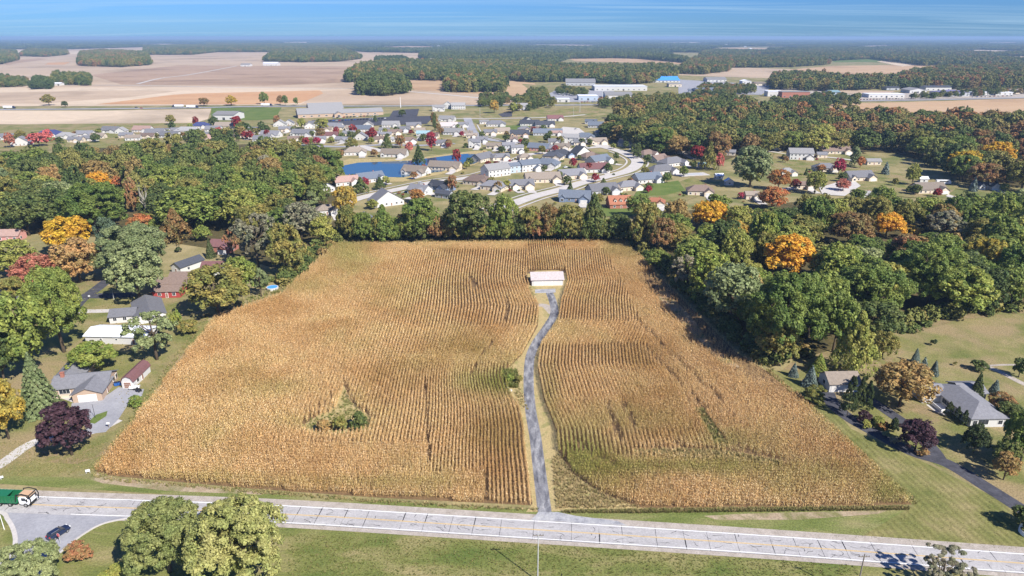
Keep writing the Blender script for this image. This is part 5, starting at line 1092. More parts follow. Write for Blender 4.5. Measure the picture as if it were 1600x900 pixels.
HS = '''420 215 28 grey white wing -10|437 198 16 lightgrey white end 5|451 196 14 grey white end 0|470 213 35 grey white wing2 -15|484 201 15 lightgrey white end 20|522 201 22 grey white wing -10|517 216 22 maroon white wing 10|532 223 22 grey white wing -20|565 206 25 blue white gable 5
563 219 20 grey white end 0|610 199 26 lightgrey white wing 0|617 211 20 brown cream wing 10|600 207 15 grey white gable 0|647 200 20 grey cream wing 15|661 213 20 teal white gable 0|660 220 16 grey white end -5|640 224 22 brown white hip 10|690 228 18 grey white wing 0
685 174 17 lightgrey white wing2 0 2|699 170 14 lightgrey white end 0 2|716 171 20 lightgrey white gable 0 2|697 190 25 lightgrey white wing2 -10|702 201 25 pink white wing 10|706 211 28 lightgrey white wing -10|741 231 19 grey white wing2 -5 2|775 198 27 grey white hip 0|757 194 14 lightgrey white gable 10|786 209 22 tan cream gable 15
555 243 34 tan white hip 10|614 246 38 tan white wing2 -5|795 236 17 grey greywall wing 10 2|702 208 18 brown cream gable 0|762 252 34 grey cream wing 55|692 267 46 tan cream wing -15|645 274 40 tan white wing2 -20|582 285 38 blue white wing 35|544 290 36 rose white wing 30|512 301 24 blue white end 40
608 322 46 grey white end 30|650 304 34 grey white wing -30|684 298 34 dark navywall wing2 -35|742 290 44 brown cream hip -25|781 276 40 lightgrey white gable 35 2|768 298 38 grey cream hip -20|690 310 26 dark greywall gable -30|798 296 24 dark cream wing 20|572 350 22 grey white end 20|515 336 34 tan white hip 20
808 270 22 blue bluewall gable 30 2|831 268 34 blue white wing 30 2|852 262 34 blue white hip -20|862 250 30 dark cream hip -20|880 247 32 dark navywall hip 25|840 236 30 blue pinkwall wing -20|809 240 18 grey white wing 15 2|856 212 42 blue greywall gable 0|812 214 28 dark tanwall wing2 0|828 197 28 dark white wing 0|890 224 26 lightgrey white wing2 -10 2
914 219 30 blue white hip -5|936 226 26 tan cream wing2 10|943 212 24 lightgrey cream hip 0|964 213 24 grey cream hip -10|982 230 36 tan cream wing -30|1016 246 28 brown white hip 40|1036 254 32 brown white wing 45|1058 260 40 grey white hip 35|1040 273 42 grey white hip 25|1016 286 38 blue white wing 20
912 244 26 dark white end 40|926 250 28 brown white hip 40|942 256 34 blue white wing 40|930 270 44 maroon white wing2 10|897 280 42 grey cream wing2 20|850 286 50 tan cream wing2 10|816 296 38 grey cream wing 10|946 304 42 grey greywall wing 20|986 298 34 grey cream hip 20|960 302 20 tan cream wing 20|897 316 46 blue navywall wing2 -10
812 172 24 lightgrey white wing2 0 2|826 195 20 dark white end 20|852 199 30 dark white wing 5|868 189 22 maroon white wing 5|923 194 18 blue greywall wing -10|932 200 26 blue greywall wing -10|800 222 16 brown white wing 0|1095 306 40 brown cream hip -5|1138 243 18 grey cream gable -20|1176 312 22 tan cream wing 0
1206 234 16 lightgrey white wing 10|1252 250 34 lightgrey white wing -5 2|1308 241 44 brown cream wing 0|1292 269 34 grey cream hip 0|1347 283 40 grey cream wing2 10|1232 275 24 lightgrey cream hip 10|1258 296 24 brown cream hip 0|1366 258 20 lightgrey cream gable 0|1457 303 46 tan cream wing 5|1543 296 30 blue white wing2 0|1356 312 26 lightgrey white hip 10
10 219 22 grey white wing2 0|74 214 32 navy white hip 0|32 228 26 grey white end 15|100 217 24 lightgrey white hip 0|130 214 24 grey white wing2 0|138 221 22 grey white gable 0|170 208 26 grey white wing2 -10|188 209 16 lightgrey white end 0|220 207 25 rose white wing -5|207 220 22 tan white gable 10|240 212 28 grey white wing 0|262 216 30 grey white wing -8|290 209 34 lightgrey white hip 0
315 222 32 rose cream wing 0|332 206 22 grey white gable 0|312 201 24 navy white hip 0|350 201 28 tan cream gable 0|367 214 30 brown cream wing 0|380 207 18 grey white end 0|402 212 22 lightgrey white wing 0|408 222 24 grey white gable 0|585 213 16 grey cream wing 0|620 222 16 lightgrey white gable 5|730 212 16 tan white wing 0
1285 247 14 grey cream gable 0|445 206 20 grey cream wing 0|461 222 20 brown cream wing 10|491 197 16 grey white gable 0|508 206 18 tan cream wing -5|546 213 18 grey cream wing 0|592 222 18 brown cream wing 8|630 206 18 grey greywall wing 0|656 208 16 tan cream gable 0|676 216 18 brown cream wing -8|722 199 18 grey white wing 0|737 216 16 tan cream wing 0|766 211 20 grey cream wing 0|753 223 18 grey greywall wing 5|771 233 22 tan cream wing -10|819 206 20 grey cream hip 0|839 206 18 brown cream wing 5|866 226 18 grey white wing 0|878 234 22 tan cream wing -10|906 227 18 grey cream wing 0|860 237 20 grey greywall wing -15|784 251 24 grey cream wing 15|822 251 22 tan cream hip 20|1072 240 22 brown cream hip 30|52 222 22 grey white wing 0|116 223 22 grey cream wing 0|151 217 20 tan cream gable 0|196 216 20 grey cream wing 0|229 217 20 brown cream wing 0|253 209 18 grey white wing 0|276 208 18 grey cream wing 0|301 215 20 tan cream wing 0|326 215 20 grey white wing 0|346 211 18 grey cream hip 0|386 216 20 brown cream wing 0|396 207 18 grey white gable 0|470 198 14 tan cream gable 0|530 203 14 grey cream gable 0|603 214 14 grey cream gable 0|1210 229 14 grey white end 0|870 212 16 rose white wing 0|500 222 18 grey white wing 10|548 204 16 tan white gable 0|575 199 14 lightgrey white end 0'''.replace('\n', '|')
WALLW = dict(white='white', cream='cream', tanwall='brown brick', greywall='grey sided', bluewall='pale blue', navywall='slate blue', redwall='red', pinkwall='rose gabled')
ROOFW = dict(lightgrey='pale grey', tan='tan', dark='black', rose='dusty pink', pink='pinkish')
for e in HS.split('|'):
    q = e.split(); x, y, w, ro, wa, st, an = float(q[0]), float(q[1]), float(q[2]), q[3], q[4], q[5], float(q[6]); st_n = int(q[7]) if len(q) > 7 else 1
    form = dict(wing='gabled', wing2='double gabled', hip='hipped', end='narrow', gable='long')[st]
    house(x, y, w * 1.06, an, ro, wa, st, '%s %s%s house with %s roof %s' % (WALLW[wa], 'two storey ' if st_n > 1 else '', form, ROOFW.get(ro, ro), near_lm(x, y)), stories=st_n, group='houses of the neighbourhood')
    sc_ = scale_at(y); 
    if st in ('wing', 'wing2', 'hip') and y > 200:         # each garage has its pale drive
        if True: GS.append((x, y, w))
        t = ALL[-1]; mw = t.matrix_basis; Wq = round(max(6, w * 1.06 / sc_) / 3) * 3.0; D = min(13.0, max(6.5, max(6.0, w * 1.06 / sc_) * .56)); Dq = round(D / 2) * 2.0; cxx = Wq / 2 - min(7.2, Wq * .45) / 2 - .2
        pts = [mw @ Vector((cxx + dx_, dy_, 0)) for dx_, dy_ in ((-2.9, -Dq / 2 - 15), (2.9, -Dq / 2 - 15), (2.9, -Dq / 2 - 3.4), (-2.9, -Dq / 2 - 3.4))]
        sheet('driveway', M['concrete'], [(v.x, v.y) for v in pts], 0.27 + (len(ALL) % 9) * .003, px=False)

# shrubs and young trees in the gardens
for i, (x, y, w) in enumerate(GS):
    for k in range(3 if i % 2 else 2):
        sx = x + rng.choice((-1, 1)) * w * rng.uniform(.5, .85); sy = y + rng.uniform(-1, 5); pq = P(sx, sy); big_ = rng.random() < .42
        D = rng.uniform(4.5, 8.5) if big_ else rng.uniform(2, 3.4); cc = ('dark', 'green', 'dark', 'olive', 'yellowgreen', 'red', 'rust', 'dark')[int(rng.integers(0, 8))]
        put_tree('round' if big_ else 'shrub', cc, pq.x, pq.y, D, D * (1.0 if big_ else .8), .3 if big_ else 0, D * scale_at(sy), 'young_tree' if big_ else 'garden_shrub', '%s %s %s' % (COLWORD[cc], 'young tree' if big_ else 'rounded shrub', near_lm(sx, sy)), 'tree' if big_ else 'shrub', 'garden plants of the neighbourhood')
for off in (9.5, -9.5):
    for q in ([(770, 330), (830, 308), (880, 295), (907, 286), (951, 275), (980, 267), (994, 258), (995, 250), (982, 242), (965, 235)], [(560, 310), (625, 295), (680, 284), (735, 277), (770, 268), (796, 255), (810, 247)], [(734, 195), (740, 207), (752, 214), (771, 219)]):
        c_ = smooth_line([P(a, b_, .33) for a, b_ in q], 5); L_, R_ = ribbon_pts(c_, abs(off) * 2); strip('sidewalk', M['concrete'], [(v.x, v.y) for v in (L_ if off > 0 else R_)], 1.6, .34 if off > 0 else .345, 2, px=False)
# ---- near buildings, measured one by one
def build(name, label, cat, A, B, bodies, wall, roof, extras=(), group=None):
    """A, B: photo feet of the front wall corners; bodies in metres from A: x along the wall, y away"""
    a, b_ = P(*A), P(*B); ang = math.atan2(b_.y - a.y, b_.x - a.x); t = thing(name, label, cat, (a.x, a.y, 0.05), ang, group); bw, br = bmesh.new(), bmesh.new()
    for x0, x1, y0, y1, h, ax, pt in bodies:
        if ax == 'hip': box(bw, x0, x1, y0, y1, 0, h); hip_roof(br, x0, x1, y0, y1, h, pt)
        elif ax == 'flat':
            box(bw, x0, x1, y0, y1, 0, h); box(br, x0 - .3, x1 + .3, y0 - .3, y1 + .3, h, h + .5)
        else: gable_wall(bw, x0, x1, y0, y1, h, pt, ax); gable_roof(br, x0, x1, y0, y1, h + .02, pt, ax, .5)
    obj('wall', bw, M[wall], t); obj('roof', br, M['roof_' + roof], t)
    for nm, me, x, y, z, rz in extras: place(nm, me, t, x, y, z, rz)
    return t
GD = lambda w=4.6, d='gdoor': fixture(w, 2.2, 'trim', d, 4, 1)
WN = fixture(1.3, 1.3, 'trim', 'glass', 1, 2); DR = fixture(.95, 2.05, 'trim', 'browndoor'); W3 = fixture(3.0, 1.5, 'trim', 'glass', 1, 3)
HP = math.pi / 2
w_ = 49 / scale_at(446)
build('field_garage', 'white three door garage with pink roof alone in the cornfield', 'garage', (831, 447), (880, 446), [(0, w_, 0, 9, 2.9, 'x', .45)], 'white', 'pink',
      [('garage_door', GD(4.0), w_ * .2, 0, .1, 0), ('garage_door', GD(4.0), w_ * .5, 0, .1, 0), ('garage_door', GD(4.0), w_ * .8, 0, .1, 0), ('window', WN, 0, 4.5, 1, -HP), ('window', WN, w_, 4.5, 1, HP)])
bm = bmesh.new(); box(bm, 0, 1, 0, 1, 0, 1)
t = build('brick_house', 'sprawling tan brick house with grey roof and white garage door on the left', 'house', (115, 630), (157, 626),
      [(0, 8.2, 0, 10, 2.8, 'y', .42), (-7.6, 8.1, 5.2, 15, 2.75, 'x', .42), (-9.5, -1.5, 12.2, 27, 2.78, 'y', .42)], 'tanwall', 'grey',
      [('garage_door', fixture(5.0, 2.2, 'trim', 'gdoor', 4, 1), 4.1, 0, .1, 0), ('window', W3, -4, 5.2, .9, 0), ('door', DR, -1, 5.2, .1, 0), ('window', WN, 8.2, 11, 1, HP), ('window', WN, 8.2, 13.4, 1, HP), ('door', DR, 8.2, 5, .1, HP)])
bm.free(); bm = bmesh.new(); box(bm, -.5, .5, -.4, .4, 0, 2.2); box(bm, -.6, .6, -.5, .5, 2.2, 2.4); obj('chimney', bm, M['brick'], t).location = (-5.4, 9.5, 3.9)
bm = bmesh.new(); box(bm, -7.4, -1.0, 4.2, 4.5, 0, .8); box(bm, -7.5, -.9, 4.15, 4.55, .8, .9); obj('garden_wall', bm, M['cream'], t)
a, b_ = P(191.5, 607), P(208.5, 607); t = thing('barn_shed', 'narrow white shed with maroon barn roof beside the brick house', 'shed', (a.x, a.y, .05), 0.03)
bw, br = bmesh.new(), bmesh.new(); g5 = [(0, 0), (3.6, 0), (3.6, 2.3), (2.9, 3.5), (1.8, 4.1), (.7, 3.5), (0, 2.3)]; prism(bw, g5, 0, 11.5, 'y'); obj('wall', bw, M['white'], t)
prism(br, [(-.25, 2.1), (.55, 3.55), (1.8, 4.12), (3.05, 3.55), (3.85, 2.1), (3.9, 2.25), (3.12, 3.75), (1.8, 4.34), (.48, 3.75), (-.3, 2.25)], -.3, 11.8, 'y'); obj('roof', br, M['roof_maroon'], t)
place('garage_door', fixture(2.2, 2.0, 'trim', 'browndoor', 3, 1), t, 1.8, 0, .1); place('window', WN, t, 3.6, 3, .8, HP); place('door', DR, t, 3.6, 6, .1, HP)
w_ = 96 / scale_at(537)
build('long_shed', 'long white metal shed with pale roof behind the airy tree', 'shed', (135, 537), (231, 539), [(0, w_, 0, 9.5, 3.1, 'x', .28)], 'white', 'white',
      [('window', fixture(.8, .6, 'trim', 'glass'), w_ * .26, 0, 1.6, 0), ('window', fixture(.8, .6, 'trim', 'glass'), w_ * .52, 0, 1.6, 0), ('door', DR, w_ * .8, 0, .1, 0), ('window', WN, 0, 5, 1.2, -HP)])
build('grey_roofed_house', 'white house with long grey roof between the long shed and red barn', 'house', (172, 506), (208, 503), [(0, 9.0, 0, 8, 2.8, 'x', .42)], 'white', 'grey', [('window', WN, 2, 0, 1, 0), ('window', WN, 5.5, 0, 1, 0)])
build('grey_roofed_house', 'white gabled house with grey roof right against the airy tree', 'house', (214, 508), (252, 501), [(0, 10.5, 0, 19, 2.9, 'y', .42)], 'white', 'grey', [('window', W3, 5, 0, 1, 0), ('window', WN, 10.5, 5, 1, HP), ('window', WN, 10.5, 10, 1, HP), ('door', DR, 8.6, 0, .1, 0)])
build('red_barn_house', 'red sided house with brown stepped roofs beside the silvery maples', 'house', (239, 466), (281, 465), [(0, 11.5, 0, 6.5, 3.0, 'x', .5), (-2, 13, 6.8, 13.6, 4.0, 'x', .5), (2, 17.5, 13.8, 20, 4.4, 'x', .5)], 'redwall', 'brown',
      [('window', WN, 3, 0, 1, 0), ('door', DR, 6, 0, .1, 0), ('window', WN, 9, 0, 1, 0), ('window', WN, 13, 10, 2, HP), ('window', WN, 17.5, 17, 2.4, HP)])
house(276, 427, 24, -24, 'dark', 'white', 'end', 'white house with black roof behind the red sided house', D=14)
house(330, 431, 34, 2, 'maroon', 'white', 'gable', 'small white outbuilding with maroon roof behind the olive willow', cat='shed', name='outbuilding', D=8)
house(345, 394, 38, -8, 'maroon', 'brick', 'wing', 'brick house with maroon roof under the left wood')
house(6, 378, 46, 5, 'rose', 'pinkwall', 'gable', 'rose walled house at the left edge below the dark oak')
house(6, 470, 48, 12, 'blue', 'white', 'gable', 'blue roofed white house at the left edge behind the big oak')
w_ = 48 / scale_at(612)
build('white_garage', 'white two door garage with tan roof beside the blue spruce', 'garage', (1295, 613), (1343, 612), [(0, w_, 0, 7.2, 3.0, 'x', .62)], 'white', 'tan', [('garage_door', GD(4.2), w_ * .28, 0, .1, 0), ('garage_door', GD(4.2), w_ * .76, 0, .1, 0), ('window', WN, 0, 3.6, 1.2, -HP)])
t = build('ranch_house', 'long white house with weathered grey roof on the right', 'house', (1515, 668), (1573, 667), [(0, 10.6, 0, 20, 2.9, 'hip', .42), (-5.5, 1.5, 14, 21.5, 2.85, 'x', .40), (7, 14.5, 14.5, 21.8, 2.87, 'x', .40)], 'white', 'grey',
      [('window', W3, 3.6, 0, .9, 0), ('window', WN, 8.6, 0, .9, 0), ('window', WN, 1.2, 0, .9, 0), ('window', W3, 0, 11.5, .9, -HP), ('window', WN, 0, 8, .9, -HP), ('window', WN, 0, 4.5, .9, -HP), ('window', WN, 0, 2, .9, -HP), ('door', DR, 0, 9.8, .1, -HP), ('window', W3, 11, 14.5, .9, 0)])
bm = bmesh.new(); box(bm, -3.2, -.1, 8.4, 13.2, 0, .35); box(bm, -3.2, -3.05, 8.4, 13.2, .35, 1.1); box(bm, -3.2, -.1, 8.3, 8.42, .35, 1.1); obj('porch', bm, M['trim'], t)
for x, y, w, an, ro, wa, st, lab, nm in ((1125, 281, 9, 10, 'white', 'white', 'gable', 'white garden shed on the grass, left of a pair', 'garden_shed'), (1140, 290, 10, 0, 'white', 'white', 'end', 'white garden shed on the grass, right of a pair', 'garden_shed'),
    (1097, 263, 9, 0, 'teal', 'greywall', 'hip', 'small grey garden pavilion by the swimming pool', 'garden_shed'), (1444, 286, 11, 0, 'white', 'white', 'gable', 'white shed behind the tan roofed house', 'garden_shed')):
    house(x, y, w, an, ro, wa, 'end' if st == 'end' else 'gable', lab, cat='shed', name=nm, D=5)
w_ = 36 / scale_at(327)
t = build('house', 'brick house with orange tiled roof and three dormers behind the back hedge', 'house', (953, 327), (989, 326), [(0, w_, 0, 11, 3.2, 'x', .8)], 'brick', 'orange', [('window', WN, w_ * .2, 0, 1, 0), ('door', DR, w_ * .5, 0, .1, 0), ('window', WN, w_ * .8, 0, 1, 0)])
for u in (.25, .5, .75):
    bm = bmesh.new(); gable_wall(bm, w_ * u - .9, w_ * u + .9, 1.2, 4.2, 5.6, .8, 'y'); d_ = obj('dormer', bm, M['cream'], t); place('window', fixture(1.0, 1.1, 'trim', 'glass'), d_, w_ * u, 1.2, 4.3)
    bm = bmesh.new(); gable_roof(bm, w_ * u - .9, w_ * u + .9, 1.2, 4.4, 5.62, .8, 'y', .25, .15); obj('roof', bm, M['roof_orange'], d_)
house(1024, 323, 28, -10, 'orange', 'cream', 'hip', 'cream house with orange roof right of the dormered one')
def rect_pool(): 
    p = P(1085, 273); t = thing('swimming_pool', 'covered swimming pool with white deck behind the corner houses', 'pool', (p.x, p.y, .34), 0.2)
    bm = bmesh.new(); box(bm, -11, 11, -6, 6, -.2, .12); obj('deck', bm, M['concrete'], t); bm = bmesh.new(); box(bm, -7, 7, -3.2, 3.2, 0, .2); obj('cover', bm, M['greywall'], t)
rect_pool()
p = P(426, 452); t = thing('round_pool', 'round white rimmed garden pool at the cornfield bend', 'pool', (p.x, p.y, .03)); bm = bmesh.new(); cone(bm, (0, 0, 0), (0, 0, 1.1), 2.6, 2.6, 24); obj('wall', bm, M['white'], t); bm = bmesh.new(); cone(bm, (0, 0, 1.06), (0, 0, 1.14), 2.2, 2.2, 24); obj('water', bm, M['roof_brightblue'], t)

# ---- large buildings beyond the neighbourhood
def big(px, py, W_, D, h, ang, wall, roof, label, cat='building', name='commercial_building', style='x', pt=.22, win=True, tall=None):
    s = scale_at(py); Wm = W_ / s; p = P(px, py); a = R(ang); t = thing(name, label, cat, (p.x, p.y, .3), a); bw, br = bmesh.new(), bmesh.new(); x0, x1 = -Wm / 2, Wm / 2
    if style == 'flat': box(bw, x0, x1, 0, D, 0, h); box(br, x0 - .4, x1 + .4, -.4, D + .4, h, h + .7)
    elif style == 'hip': box(bw, x0, x1, 0, D, 0, h); hip_roof(br, x0, x1, 0, D, h, pt)
    else: gable_wall(bw, x0, x1, 0, D, h, pt, style); gable_roof(br, x0, x1, 0, D, h + .03, pt, style, .8)
    obj('wall', bw, M[wall], t); obj('roof', br, M['roof_' + roof], t)
    k = max(1, min(10, int(Wm / 9)))
    for i in range(k):
        x = x0 + Wm * (i + .5) / k
        if i == k // 2: place('door', fixture(3.6, 3.4, 'trim', 'glass', 2, 2), t, x, 0, .1)
        elif win: place('window', fixture(3.0, 1.8, 'trim', 'glass', 1, 3), t, x, 0, 1.4)
    return t
t = build('church_hall', 'sprawling grey roofed hall with stepped roofs beside the car park', 'building', (466, 185), (595, 180), [(0, 62, 0, 34, 5.0, 'x', .38), (18, 66, 30, 66, 8.5, 'x', .40), (60, 118, 4, 30, 4.5, 'x', .34), (48, 60, -8, 10, 4.2, 'y', .5)], 'tanwall', 'lightgrey',
    [('window', fixture(3.0, 1.8, 'trim', 'glass', 1, 3), x, 0, 1.4, 0) for x in (8, 18, 28, 38)] + [('window', fixture(3.0, 1.8, 'trim', 'glass', 1, 3), x, 4, 1.2, 0) for x in (66, 76, 86, 96, 106)] + [('door', fixture(3.6, 3.2, 'trim', 'glass', 1, 2), 54, -8, .1, 0)])
for q in ((970, 142, 82, 55, 8, 0, 'white', 'white', 'longest white warehouse beyond the highway', 'flat'), (907, 134, 46, 60, 7, -4, 'greywall', 'lightgrey', 'grey warehouse with bluish wall beyond the highway', 'x'), (1036, 129, 52, 70, 5, 0, 'white', 'brightblue', 'bright blue roofed building beyond the highway', 'x'),
    (967, 154, 42, 40, 6, 0, 'white', 'lightgrey', 'low white building in front of the longest warehouse', 'x'), (919, 157, 30, 30, 7, 0, 'bluewall', 'white', 'pale blue glass fronted showroom by the highway', 'flat'), (880, 160, 20, 20, 5, 0, 'white', 'white', 'small white building left of the showroom', 'flat'),
    (1108, 147, 34, 40, 6, 12, 'white', 'blue', 'white gabled hall right of the grassy lots', 'x'), (1085, 146, 18, 24, 5, -10, 'greywall', 'blue', 'dark blue roofed hall left of the white gabled hall', 'x'), (1120, 128, 30, 40, 6, 0, 'white', 'lightgrey', 'white building beyond the gabled hall', 'x'),
    (1167, 131, 14, 24, 6, 0, 'white', 'white', 'small white gabled building right of the dark roofs', 'y'), (1188, 134, 16, 24, 5, 0, 'cream', 'tan', 'cream building with tan roof beyond the highway', 'x'), (1243, 153, 44, 18, 10, 2, 'brick', 'lightgrey', 'red brick three storey hotel', 'flat'),
    (1210, 151, 22, 18, 9, 2, 'white', 'white', 'white block at the left of the red brick hotel', 'flat'), (1304, 152, 16, 24, 9, 0, 'bluewall', 'teal', 'teal barn right of the red brick hotel', 'x'), (1385, 153, 56, 26, 6, 0, 'white', 'white', 'white glazed showroom with dark front', 'flat'),
    (1434, 146, 26, 34, 6, 0, 'white', 'lightgrey', 'white gabled building behind the showroom', 'y'), (1493, 151, 46, 36, 7, 6, 'greywall', 'purple', 'purple roofed hall on the right by the highway', 'hip'), (1550, 149, 64, 22, 5, 0, 'white', 'white', 'long low white building at the right edge', 'flat'),
    (1466, 142, 40, 24, 7, 0, 'white', 'dark', 'white building with black roof behind the purple hall', 'x'), (1240, 138, 22, 30, 6, 0, 'white', 'lightgrey', 'white building with pale roof above the hotel', 'x'), (1395, 141, 20, 20, 5, 0, 'greywall', 'dark', 'dark roofed building above the showroom', 'x'),
    (1590, 147, 20, 24, 6, 0, 'cream', 'tan', 'cream building at the right photo edge', 'x'), (1055, 136, 20, 24, 6, 0, 'cream', 'lightgrey', 'small cream building in front of the blue roof', 'flat'), (350, 188, 34, 30, 7, -5, 'white', 'lightgrey', 'white hall with grey roof at the pale field edge', 'x'),
    (88, 134, 14, 14, 5, 0, 'white', 'white', 'white farmhouse in the trees on the left', 'x'), (422, 103, 22, 40, 9, 0, 'white', 'white', 'large white barn in the far tan field', 'x'), (383, 104, 14, 30, 7, 0, 'white', 'lightgrey', 'white farm building beside two trees in the far field', 'x'), (136, 85, 12, 40, 9, 0, 'white', 'white', 'white farm behind the wood in the tan field', 'x'),
    (15, 77, 20, 60, 10, 0, 'white', 'white', 'white sheds at the far left', 'x'), (1328, 92, 14, 30, 9, 0, 'white', 'white', 'white house on the far green field', 'x'), (1470, 98, 10, 30, 9, 0, 'white', 'lightgrey', 'pale house at the far right wood', 'x'), (893, 80, 10, 40, 9, 0, 'white', 'white', 'white farm far off in the middle', 'x'),
    (670, 80, 12, 40, 9, 0, 'white', 'tan', 'pale farm at the far tan field', 'x'), (676, 96, 14, 40, 8, 0, 'white', 'white', 'white farm sheds in front of the far wood', 'x'), (1330, 70, 30, 80, 9, 0, 'white', 'white', 'white sheds near the right horizon', 'flat'), (1290, 132, 10, 14, 5, 0, 'white', 'lightgrey', 'pale house in the belt of trees above the hotel', 'x')):
    big(*q[:9], style=q[9])
for i in range(46):
    x = float(rng.uniform(-40, 1640)); y = float(rng.uniform(67.5, 80))
    if 430 < x < 560 and y > 74: continue
    big(x, y, rng.uniform(3, 8), 30, 8, rng.uniform(-20, 20), 'white', ('white', 'lightgrey')[i % 2], 'small %s roofed building %s, %s' % (('white', 'grey')[i % 2], 'on the horizon' if y < 71.5 else 'among the far woods', ['far left', 'left', 'left of centre', 'centre', 'right of centre', 'right', 'far right'][int(max(0, min(6, x // 229)))]), name='farm_building', win=False)['group'] = 'white buildings scattered in the far woods'

# ------------------------------------------------------------------ vehicles
PT = {k: plain(k + '_car_paint', c, .25, .04, 1, 0, .5) for k, c in dict(navy=(.015, .025, .06), white=(.75, .75, .75), black=(.02, .02, .022), silver=(.4, .41, .43), red=(.35, .02, .02), green=(.015, .14, .06), tan=(.50, .33, .20), blue=(.03, .12, .4)).items()}
M['tyre'] = plain('tyre_rubber', (.02, .02, .02), .9); M['chrome'] = plain('metal_rim', (.5, .5, .5), .3, .1, 1, .8); M['lamp'] = plain('lamp_lens', (.6, .04, .03), .3); M['hlamp'] = plain('head_lens', (.75, .75, .72), .2)
def wheel_mesh(r, w):
    bm = bmesh.new(); cone(bm, (0, -w / 2, 0), (0, w / 2, 0), r, r, 16, 0); cone(bm, (0, -w / 2 - .02, 0), (0, w / 2 + .02, 0), r * .55, r * .55, 12, 1); return bm_mesh('wheel', bm, M['tyre'], M['chrome'])
def loft(sections, mi=None):                               # sections: (x, half width, z0, z1) rounded boxes joined along x
    bm = bmesh.new(); rings = []
    for x, w, z0, z1 in sections:
        c_ = min(.12, (z1 - z0) * .3, w * .3); rings.append([bm.verts.new((x, y, z)) for y, z in ((-w + c_, z0), (w - c_, z0), (w, z0 + c_), (w, z1 - c_), (w - c_, z1), (-w + c_, z1), (-w, z1 - c_), (-w, z0 + c_))])
    for i in range(len(rings) - 1):
        for k in range(8): bm.faces.new((rings[i][k], rings[i][(k + 1) % 8], rings[i + 1][(k + 1) % 8], rings[i + 1][k]))
    bm.faces.new(rings[0][::-1]); bm.faces.new(rings[-1]); bmesh.ops.recalc_face_normals(bm, faces=bm.faces); return bm
CARM = {}
def make_car(paint, loc, rz, label, cat='car', name='parked_car', group=None, suv=False, full=True):
    t = thing(name, label, cat, loc, rz, group); h = .25 if suv else 0
    if suv not in CARM:
        CARM[suv] = (bm_mesh('body', loft([(-2.35, .78, .45, .85 + h), (-2.25, .9, .35, 1.0 + h), (-1.2, .94, .32, 1.02 + h), (.9, .94, .32, 1.0 + h), (1.2, .93, .32, .95 + h), (2.15, .86, .35, .82 + h), (2.35, .7, .45, .7 + h)]), M['white']),
                     bm_mesh('cabin', loft([(-2.2 if suv else -1.8, .78, .95 + h, 1.02 + h), (-1.95 if suv else -1.2, .76, .98 + h, 1.48 + h), (.1, .76, .98 + h, 1.52 + h), (1.15, .8, .93 + h, 1.0 + h)]), M['glass']),
                     bm_mesh('roof_panel', loft([(-1.9 if suv else -1.15, .66, 1.46 + h, 1.54 + h), (.05, .66, 1.48 + h, 1.57 + h), (.25, .62, 1.42 + h, 1.5 + h)]), M['white']), wheel_mesh(.36, .24), wheel_mesh(.36, .24))
    B_ = CARM[suv]
    for nm, me in (('body', B_[0]), ('windows', B_[1]), ('roof_panel', B_[2])):
        o = link(nm, me, t)
        if nm != 'windows': o.material_slots[0].link = 'OBJECT'; o.material_slots[0].material = PT[paint]
    for x in (-1.4, 1.4):
        for y in (-.82, .82): place('wheel', B_[3], t, x, y, .36)
    if full:
        for y in (-.62, .62):
            bm = bmesh.new(); box(bm, 2.12, 2.34, y - .2, y + .2, .68 + h, .82 + h); obj('headlight', bm, M['hlamp'], t)
            bm = bmesh.new(); box(bm, -2.36, -2.2, y - .18, y + .18, .75 + h, 1.0 + h); obj('taillight', bm, M['lamp'], t)
            bm = bmesh.new(); box(bm, .75, .95, y * 1.62 - .1, y * 1.62 + .1, 1.0 + h, 1.15 + h); obj('mirror', bm, M['tyre'], t)
            bm = bmesh.new(); box(bm, -1.8, .0, y * .95 - .03, y * .95 + .03, 1.56 + h, 1.63 + h); obj('roof_rail', bm, M['chrome'], t)
    return t
a, b_ = P(78, 846), P(107, 827.5); dv = b_ - a; p = (a + b_) / 2; make_car('navy', (p.x, p.y, .11), math.atan2(dv.y, dv.x), 'dark blue car waiting at the junction behind the stop sign', 'car', 'car', None, True)
